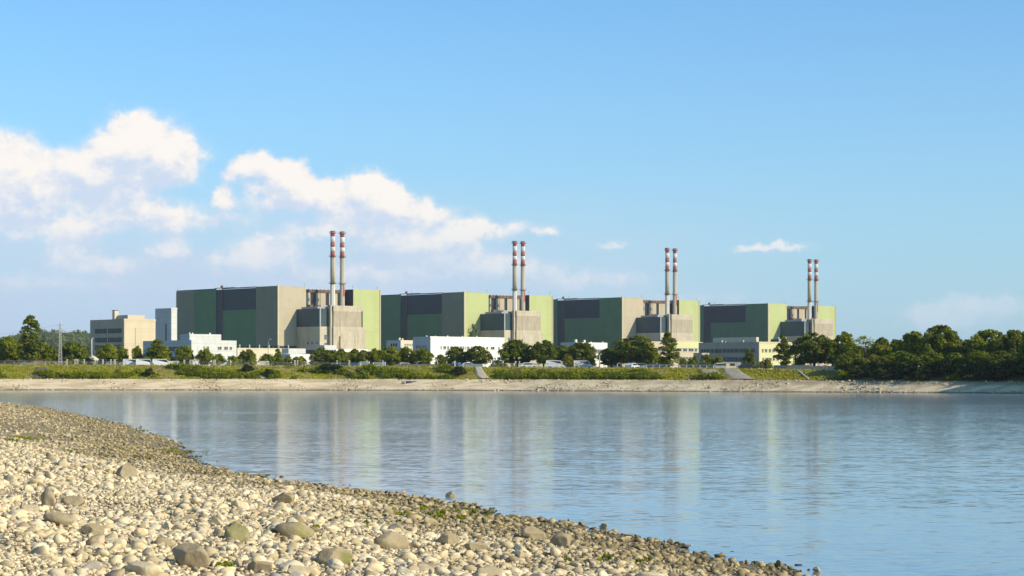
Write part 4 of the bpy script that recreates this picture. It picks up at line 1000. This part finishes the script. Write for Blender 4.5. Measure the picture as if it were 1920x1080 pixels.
lamp(1124, 664, 22, 'Yellow post with pale head between two dark trees', .15, 'office_yellow', .13); lamp(1157.5, 681, 19, 'Short bluish white post left of the biggest middle tree', .1, 'white', .12)
lamp(782, 678, 24, 'Short pale post between the second and third touching trees', .2, 'white'); lamp(634, 640, 60, 'Thin tall lamp post before the tall concrete block', .5, 'rust', .09)
lamp(503, 636, 80, 'Thin lamp post before the dark side of the leftmost building', .4, 'steel', .07); lamp(1534, 683, 19, 'Short post on the sandy wall under the large dark tree', .2, 'white')

# pale ramps, scars and stone aprons lying on the slope
def apron(name, px_t0, px_t1, px_b0, px_b1, d_top, d_bot, m_, label, cat):
    V = []; n = 14; k_ = 8
    for j in range(n + 1):
        f = j / n; d = d_top + (d_bot - d_top) * f; row = []
        for i in range(k_ + 1):
            s = i / k_; px = (px_t0 * (1 - s) + px_t1 * s) * (1 - f) + (px_b0 * (1 - s) + px_b1 * s) * f + (1.2 * math.sin(5 * f + px_t0) if i in (0, k_) else 0)
            D = 520.
            for _ in range(6): D = float(shoreline(at(px, D))) + d
            x = at(px, D); row.append((x, D, gz(x, D) + (.30 if 0 < i < k_ else .0) + .12 * mnoise.noise((x, D, 0))))
        V += row
    T = [(j * (k_ + 1) + i, j * (k_ + 1) + i + 1, (j + 1) * (k_ + 1) + i + 1, (j + 1) * (k_ + 1) + i) for j in range(n) for i in range(k_)]
    o = np_mesh(name, V, T, M[m_], None, True); tag(o, label, cat)
apron('stone_ramp', 888, 903, 897, 920, 15.6, 8.0, 'wall_stone', 'Pale stone ramp running down the slope below the globe shaped tree', 'ramp')
apron('stone_apron', 1352, 1384, 1368, 1420, 15.6, 8.0, 'scree', 'Pale grey stone apron on the slope below the kiosk', 'stone apron')
apron('stone_apron', 1308, 1345, 1330, 1362, 14.8, 9.5, 'scree', 'Brownish scree patch left of the pale apron below the kiosk', 'scree')
apron('earth_patch', 953, 980, 962, 997, 14.2, 8.2, 'earth', 'Bare brown earth patch on the slope below the large dark tree', 'bare earth')
apron('earth_patch', 66, 90, 56, 124, 14.4, 8.0, 'earth', 'Bare brown earth scar on the slope below the lattice mast', 'bare earth')
apron('stone_ramp', 481, 486, 488, 500, 11.5, 8.0, 'wall_stone', 'Small pale stone outcrop on the slope below the cream cabin', 'ramp')
apron('foot_path', 1494, 1497, 1515, 1520, 15.6, 8.0, 'wall_stone', 'Narrow slanting path on the slope below the sandy wall', 'path')
# dark drain mouth at the top of the stone slope
D = 520.
for _ in range(8): D = float(shoreline(at(771, D))) + 5.2
x = at(771, D); r = empty('drain_outlet', (x, D, gz(x, D)), 0, label='Dark drain mouth in the stone bank below the white office', cat='drain')
MB().box(-1.3, 1.3, -.9, .4, -.9, .05).build('opening', M['lattice'], r); MB().box(-1.6, -1.303, -1.0, .5, -.9, .12).build('side_wall', M['wall_stone'], r); MB().box(1.303, 1.6, -1.0, .5, -.9, .12).build('side_wall', M['wall_stone'], r)

# ------------------------------------------------------------------ stones
def stone_mat(name, use_attr, wet=False):
    m, q, b = mat(name); tc = q.new('ShaderNodeTexCoord').outputs['Object']
    if use_attr: rnd = q.new('ShaderNodeAttribute', attribute_name='tint').outputs['Fac']
    else: rnd = q.new('ShaderNodeObjectInfo').outputs['Random']
    P = q.new('ShaderNodeNewGeometry').outputs['Position']; X, Y, Z = q.sep(P)
    n1 = q.noise(P, 7, 5, .65); n2 = q.noise(P, 30, 4, .7); n3 = q.noise(P, .8, 4, .6)
    c = q.ramp(rnd, [(0, (.26, .20, .11)), (.12, (.42, .335, .20)), (.35, (.60, .475, .27)), (.6, (.70, .565, .33)), (.85, (.78, .65, .41)), (1, (.50, .43, .30))])
    c = q.mix(q.math('MULTIPLY', q.smooth(n1, .5, .75), .45), c, (.26, .21, .13))
    c = q.mix(q.math('MULTIPLY', q.smooth(n2, .55, .8), .25), c, (.68, .60, .46))
    # stones near the water are stained dark and green
    zz_ = q.math('ADD', Z, q.math('MULTIPLY', q.math('SUBTRACT', n3, .5), .7))
    f = q.smooth(zz_, .74, .36); wetc = q.mix(rnd, (.19, .145, .065), (.50, .39, .21))
    # the silty flats round the far bend are browner
    n4 = q.noise(P, .25, 4, .6); fl = q.smooth(q.math('ADD', Y, q.math('MULTIPLY', n4, 30)), 88, 112)
    c = q.mix(q.math('MULTIPLY', fl, .85), c, q.mix(rnd, (.30, .23, .11), (.62, .49, .275)))
    wetc = q.mix(q.math('MULTIPLY', q.smooth(n3, .52, .70), .6), wetc, (.17, .165, .03))
    c = q.mix(f, c, wetc); c = q.mix(q.smooth(Z, .10, .0), c, (.05, .04, .022))
    q.l.new(c, b.inputs['Base Color']); b.inputs['Roughness'].default_value = .88
    bp = q.new('ShaderNodeBump'); bp.inputs['Strength'].default_value = .5; bp.inputs['Distance'].default_value = .03
    q.l.new(q.math('ADD', n1, q.math('MULTIPLY', n2, .4)), bp.inputs['Height']); q.l.new(bp.outputs[0], b.inputs['Normal'])
    return m
M['stone'] = stone_mat('dry_shore_stone', True); M['stone_single'] = stone_mat('single_shore_stone', False)
m, q, b = mat('bank_stone'); q.l.new(q.ramp(q.new('ShaderNodeAttribute', attribute_name='tint').outputs['Fac'], [(0, (.26, .19, .11)), (.4, (.50, .40, .25)), (1, (.78, .66, .45))]), b.inputs['Base Color']); b.inputs['Roughness'].default_value = .9; M['bank_stone'] = m
m, q, b = mat('mossy_boulder'); P = q.new('ShaderNodeNewGeometry').outputs['Position']; n1 = q.noise(P, 5, 6, .65); n2 = q.noise(P, 1.7, 4)
c = q.mix(n1, (.22, .17, .09), (.50, .40, .24)); c = q.mix(q.smooth(n2, .52, .7), c, (.20, .20, .05)); q.l.new(c, b.inputs['Base Color']); b.inputs['Roughness'].default_value = .9
bp = q.new('ShaderNodeBump'); bp.inputs['Strength'].default_value = .5; bp.inputs['Distance'].default_value = .07; q.l.new(n1, bp.inputs['Height']); q.l.new(bp.outputs[0], b.inputs['Normal']); M['boulder'] = m

def ico(sub):
    bm = bmesh.new(); bmesh.ops.create_icosphere(bm, subdivisions=sub, radius=1); V = np.array([v.co[:] for v in bm.verts]); T = np.array([[v.index for v in f.verts] for f in bm.faces]); bm.free(); return V, T
def rock_shape(seed, sub, lo=.34, hi=.74, flat=1.0):
    """a water-worn stone: a ball cut by a few random planes"""
    r = np.random.default_rng(seed); V, T = ico(sub); V = V.copy()
    for k in range(r.integers(8, 13)):
        n = r.normal(size=3); n /= np.linalg.norm(n); d = r.uniform(lo, hi); e = V @ n - d; V -= np.where(e > 0, e, 0)[:, None] * n * 1.0
    V += .05 * np.array([mnoise.noise_vector(Vector(v * 1.3 + seed)) for v in V]) + .02 * np.array([mnoise.noise_vector(Vector(v * 3.5 + seed)) for v in V])
    V *= np.array([1, r.uniform(.62, .95), r.uniform(.42, .78) * flat]); return V, T
def scatter(shapes, P, S, yaw, tilt, r):
    """numpy copy of many stones into one vertex array"""
    outV, outT, outt = [], [], []; off = 0; which = r.integers(0, len(shapes), len(P))
    for s_i, (V, T) in enumerate(shapes):
        idx = np.where(which == s_i)[0]
        if not len(idx): continue
        c, s = np.cos(yaw[idx]), np.sin(yaw[idx]); ct, st_ = np.cos(tilt[idx]), np.sin(tilt[idx])
        v = V[None] * S[idx][:, None, None]
        x, y, z = v[..., 0], v[..., 1], v[..., 2]
        y, z = y * ct[:, None] - z * st_[:, None], y * st_[:, None] + z * ct[:, None]
        x, y = x * c[:, None] - y * s[:, None], x * s[:, None] + y * c[:, None]
        v = np.stack([x, y, z], -1) + P[idx][:, None]
        outV.append(v.reshape(-1, 3)); outT.append((T[None] + (np.arange(len(idx)) * len(V))[:, None, None] + off).reshape(-1, 3)); off += len(idx) * len(V)
        outt.append(np.repeat(r.uniform(0, 1, len(idx)), len(V)))
    return np.concatenate(outV), np.concatenate(outT), np.concatenate(outt)
def in_view(x, y, z, m=260):
    px = 960 + F * x / y; py = HY + F * (EYE - z) / y
    return (px > -m) & (px < 1920 + m) & (py < 1080 + m)
def stones():
    r = np.random.default_rng(11)
    shapes = [rock_shape(s, 2) for s in range(16)]; small = [rock_shape(50 + s, 1) for s in range(8)]
    big_shapes = [rock_shape(100 + s, 4, .48, .80, 1.25) for s in range(8)]; mid_shapes = [rock_shape(200 + s, 3) for s in range(12)]
    def ground_hit(px, py):
        lo, hi = 15., 300.
        for _ in range(60):
            D = (lo + hi) / 2; x = at(px, D); d = shore_dist(x, D) + edge_wobble(x, D) * .8; z = max(float(near_z(d, x, D)[0]), 0)
            if zt(py, D) > z: lo = D
            else: hi = D
        return x, D, z
    # boulders one can point to
    big_me = []
    for V, T in big_shapes:
        o = np_mesh('stone', V, T, M['boulder'], smooth=True); big_me.append(o.data); bpy.data.objects.remove(o)
    named = [(550, 1008, 62, .55, 'Largest mossy boulder, smooth and long, among the pale stones in front'), (444, 1017, 44, .7, 'Rounded boulder left of the largest mossy one'), (732, 1030, 58, .62, 'Wedge shaped boulder with dark left face, right of the largest mossy one'),
             (892, 1034, 38, .6, 'Smooth boulder with dark left face, right of the wedge shaped one'), (628, 1060, 58, .45, 'Flat dark mossy boulder below and between the two biggest ones'), (998, 1012, 44, .5, 'Low boulder just above the smaller hump backed one near the dark band'),
             (1054, 1028, 38, .5, 'Hump backed boulder, rightmost of the boulders on the pale stones'), (168, 1004, 42, .62, 'Pyramid shaped boulder at the lower left'), (530, 944, 40, .62, 'Dark pointed boulder at the border of pale and brown stones'), (236, 894, 34, .6, 'Pale rounded boulder in the upper left of the coarse stones'),
             (106, 985, 50, .5, 'Pale slab shaped boulder with dark left end at the lower left'), (486, 1074, 46, .6, 'Pale round boulder cut by the bottom edge, left of the mossy ones'), (352, 1062, 70, .5, 'Long tilted boulder at the bottom, left of centre'), (838, 1022, 40, .5, 'Brownish split boulder between the wedge and the smooth one'),
             (88, 952, 34, .7, 'Small peaked boulder near the left edge'), (140, 950, 46, .45, 'Pale flat boulder casting a long dark shadow near the left edge'),
             (779, 931, 15, .55, 'Smaller left one of two rocks standing out in the water'), (845, 931, 18, .55, 'Larger right one of two rocks standing out in the water'), (1258, 1018, 13, .7, 'Dark rock in the shallows at the end of the stone tongue'), (1181, 1010, 22, .45, 'Flat green rock at the water edge right of centre'),
             (1133, 992, 18, .5, 'Low greenish rock at the water edge, left of the flat green one'), (1532, 1072, 14, .6, 'Last dark rock at the water edge near the bottom')]
    named_xy = []
    for k, (px, py, wp, hr, lab) in enumerate(named):
        x, D, z = ground_hit(px, py); W_ = wp * D / F
        o = bpy.data.objects.new('boulder', big_me[k % 8]); col.objects.link(o); s = W_ / 1.62
        o.scale = (s, s * 1.0, s * hr / .50); o.location = (x, D + s * .3, z + s * (.32 if D < 58 else .05)); o.rotation_euler = (0, 0, [.15, -.3, .4, .2, 0, .5, -.2, .3][k % 8] + (k // 8) * 2.6)
        tag(o, lab, 'rock' if k >= 16 else 'boulder', 'boulders on the near shore'); named_xy.append((x, D, W_))
    # coarse pale stones
    def place(n, xr, yr, dmin, dmax, smin, smax, power=2.2):
        x = r.uniform(*xr, n); y = r.uniform(*yr, n); d = shore_dist(x, y) + edge_wobble(x, y) * .8
        k = (d > dmin) & (d < dmax); x, y, d = x[k], y[k], d[k]
        z = near_z(d, x, y); k = in_view(x, y, z); x, y, z, d = x[k], y[k], z[k], d[k]
        s = smin + (smax - smin) * r.uniform(0, 1, len(x)) ** power
        return x, y, z, d, s
    P, S = [], []
    # zone fields
    def add(x, y, z, s, keep):
        x, y, z, s = x[keep], y[keep], z[keep], s[keep]; P.append(np.stack([x, y, z + s * r.uniform(-.30, .32, len(s))], 1)); S.append(s)
    x, y, z, d, s = place(140000, (-22, 8), (17, 92), 2.2, 30, .045, .165, 2.2)
    th = 5.2 + .9 * np.sin(y * .35) + .5 * np.sin(x * 1.7 + y * .6) + np.clip((y - 45) * .05, 0, 3)
    fine_patch = (np.sin(x * .8 + 1) + np.sin(y * .7) + ((x < -2.2) & (y < 25.5)) * 2.2) > 1.55
    s = np.where(fine_patch, s * .55, s); s = np.where(r.uniform(0, 1, len(s)) < .03, s * 1.7, s)
    add(x, y, z, s, (d > th) & (r.uniform(0, 1, len(s)) < .75))
    P_c, S_c = P[0], S[0]
    for (bx, by, bw) in named_xy:
        k = (np.abs(P_c[:, 0] - bx) < bw * .55) & (P_c[:, 1] < by + .2) & (P_c[:, 1] > by - bw * .9) & (S_c > bw * .12)
        P_c, S_c = P_c[~k], S_c[~k]
    app = S_c / P_c[:, 1]; order = np.argsort(-app); top, rest = order[:278], order[278:]
    mid_me = []
    for V, T in mid_shapes:
        o = np_mesh('stone', V, T, M['stone_single'], smooth=False); mid_me.append(o.data); bpy.data.objects.remove(o)
    for i in top:
        o = bpy.data.objects.new('stone', mid_me[int(r.integers(0, 12))]); col.objects.link(o); o.location = P_c[i]; o.scale = [float(S_c[i])] * 3
        o.rotation_euler = (r.uniform(-.35, .35), r.uniform(-.3, .3), r.uniform(0, 6.28))
        tag(o, 'One of the larger pale dry stones covering the near shore in front', 'stone', 'larger pale stones of the near shore')
    V, T, t = scatter(shapes, P_c[rest], S_c[rest], r.uniform(0, 6.28, len(rest)), r.normal(0, .3, len(rest)), r)
    o = np_mesh('shore_stones', V, T, M['stone'], smooth=False, tint=t); tag(o, 'Pale dry stones covering the upper near shore', 'stones', kind='stuff')
    # loose stones on the far revetment
    n = 9000; x = r.uniform(-185, 150, n); d = 6.8 * r.uniform(0, 1, n) ** 1.2; y = shoreline(x) + d; clump = np.array([mnoise.noise((a / 9, b / 4, 2)) for a, b in zip(x, d)])
    k = (clump > .08) | (d < .7) | (d > 6.1); x, y = x[k], y[k]; n = len(x); z = np.array([gz(a, b) for a, b in zip(x, y)]); sz = .10 + .32 * r.uniform(0, 1, n) ** 2.5
    V, T, t = scatter(small, np.stack([x, y, z + sz * .2], 1), sz, r.uniform(0, 6.28, n), r.normal(0, .3, n), r)
    o = np_mesh('revetment_stones', V, T, M['bank_stone'], smooth=False, tint=t); tag(o, 'Loose stones lying on the sloping stone bank across the water', 'stones', kind='stuff')
    # pebbles filling the gaps
    x, y, z, d, s = place(90000, (-14, 8), (17, 60), 3.0, 30, .025, .07, 1.5)
    n = len(x); V, T, t = scatter(small, np.stack([x, y, z + s * .4], 1), s, r.uniform(0, 6.28, n), r.normal(0, .3, n), r)
    o = np_mesh('shore_pebbles', V, T, M['stone'], smooth=False, tint=t); tag(o, 'Small pebbles between the larger stones', 'pebbles', kind='stuff')
    # brown damp stones of the waterside band and the flats further off
    x, y, z, d, s = place(60000, (-20, 12), (28, 100), -2.2, 9, .035, .15, 2.0)
    th = 6.4 + .9 * np.sin(y * .35) + np.clip((y - 45) * .05, 0, 3); k = (d < th) & ((d > 0) | (r.uniform(0, 1, len(d)) < .30 * np.exp(np.minimum(d, 0) * 1.6))); x, y, z, s = x[k], y[k], z[k], s[k]
    x2, y2, z2, d2, s2 = place(90000, (-75, -8), (90, 285), -.8, 30, .05, .17, 1.8)
    k = (d2 > 0) | (r.uniform(0, 1, len(d2)) < .2); k &= r.uniform(0, 1, len(d2)) < .7
    x, y, z, s = [np.concatenate(a) for a in ((x, x2[k]), (y, y2[k]), (z, z2[k]), (s, s2[k]))]
    n = len(x); V, T, t = scatter(small + shapes[:2], np.stack([x, y, z + s * r.uniform(0, .4, n)], 1), s, r.uniform(0, 6.28, n), r.normal(0, .4, n), r)
    o = np_mesh('waterside_stones', V, T, M['stone'], smooth=False, tint=t); tag(o, 'Brown damp stones and gravel along the near waterline', 'gravel', kind='stuff')
    print('stones', len(S_c), n)
    # green weeds
    C, Rr = [], []
    for (px, py, sp, nn) in ((45, 826, 16, 40), (840, 967, 50, 34), (420, 1068, 10, 5), (220, 845, 60, 14), (340, 852, 30, 14), (1130, 1058, 50, 10), (690, 985, 40, 8)):
        for _ in range(nn):
            x, D, z = ground_hit(px + r.normal() * sp, py + r.normal() * sp * .12)
            C.append((x, D, z + .05)); Rr.append(r.uniform(.05, .16) * D / 60)
    V, T, t = lobes_to_leaves(np.array(C), np.array(Rr), 12, .04, r, .6)
    o = np_mesh('shore_weeds', V, T, M['shrub'], tint=t); tag(o, 'Low green weeds between the shore stones', 'weeds', kind='stuff')
stones()

# ------------------------------------------------------------------ summer haze: one closed box of even air around everything
m = bpy.data.materials.new('haze_air'); m.use_nodes = True; q = NT(m.node_tree); q.n.clear()
pv = q.new('ShaderNodeVolumePrincipled'); pv.inputs['Density'].default_value = HAZE; pv.inputs['Color'].default_value = (.80, .90, 1, 1); pv.inputs['Anisotropy'].default_value = .1
q.l.new(pv.outputs[0], q.new('ShaderNodeOutputMaterial').inputs['Volume'])
o = MB().box(-9600, 9600, -1700, 42000, -9, 175).build('haze', m); tag(o, 'Thin blue summer haze over the river and plant', 'haze', kind='stuff')

# every labelled top-level object that is not setting or stuff is a thing
for o in list(sc.objects):
    if o.parent is None and 'category' in o.keys() and 'kind' not in o.keys(): o['kind'] = 'thing'
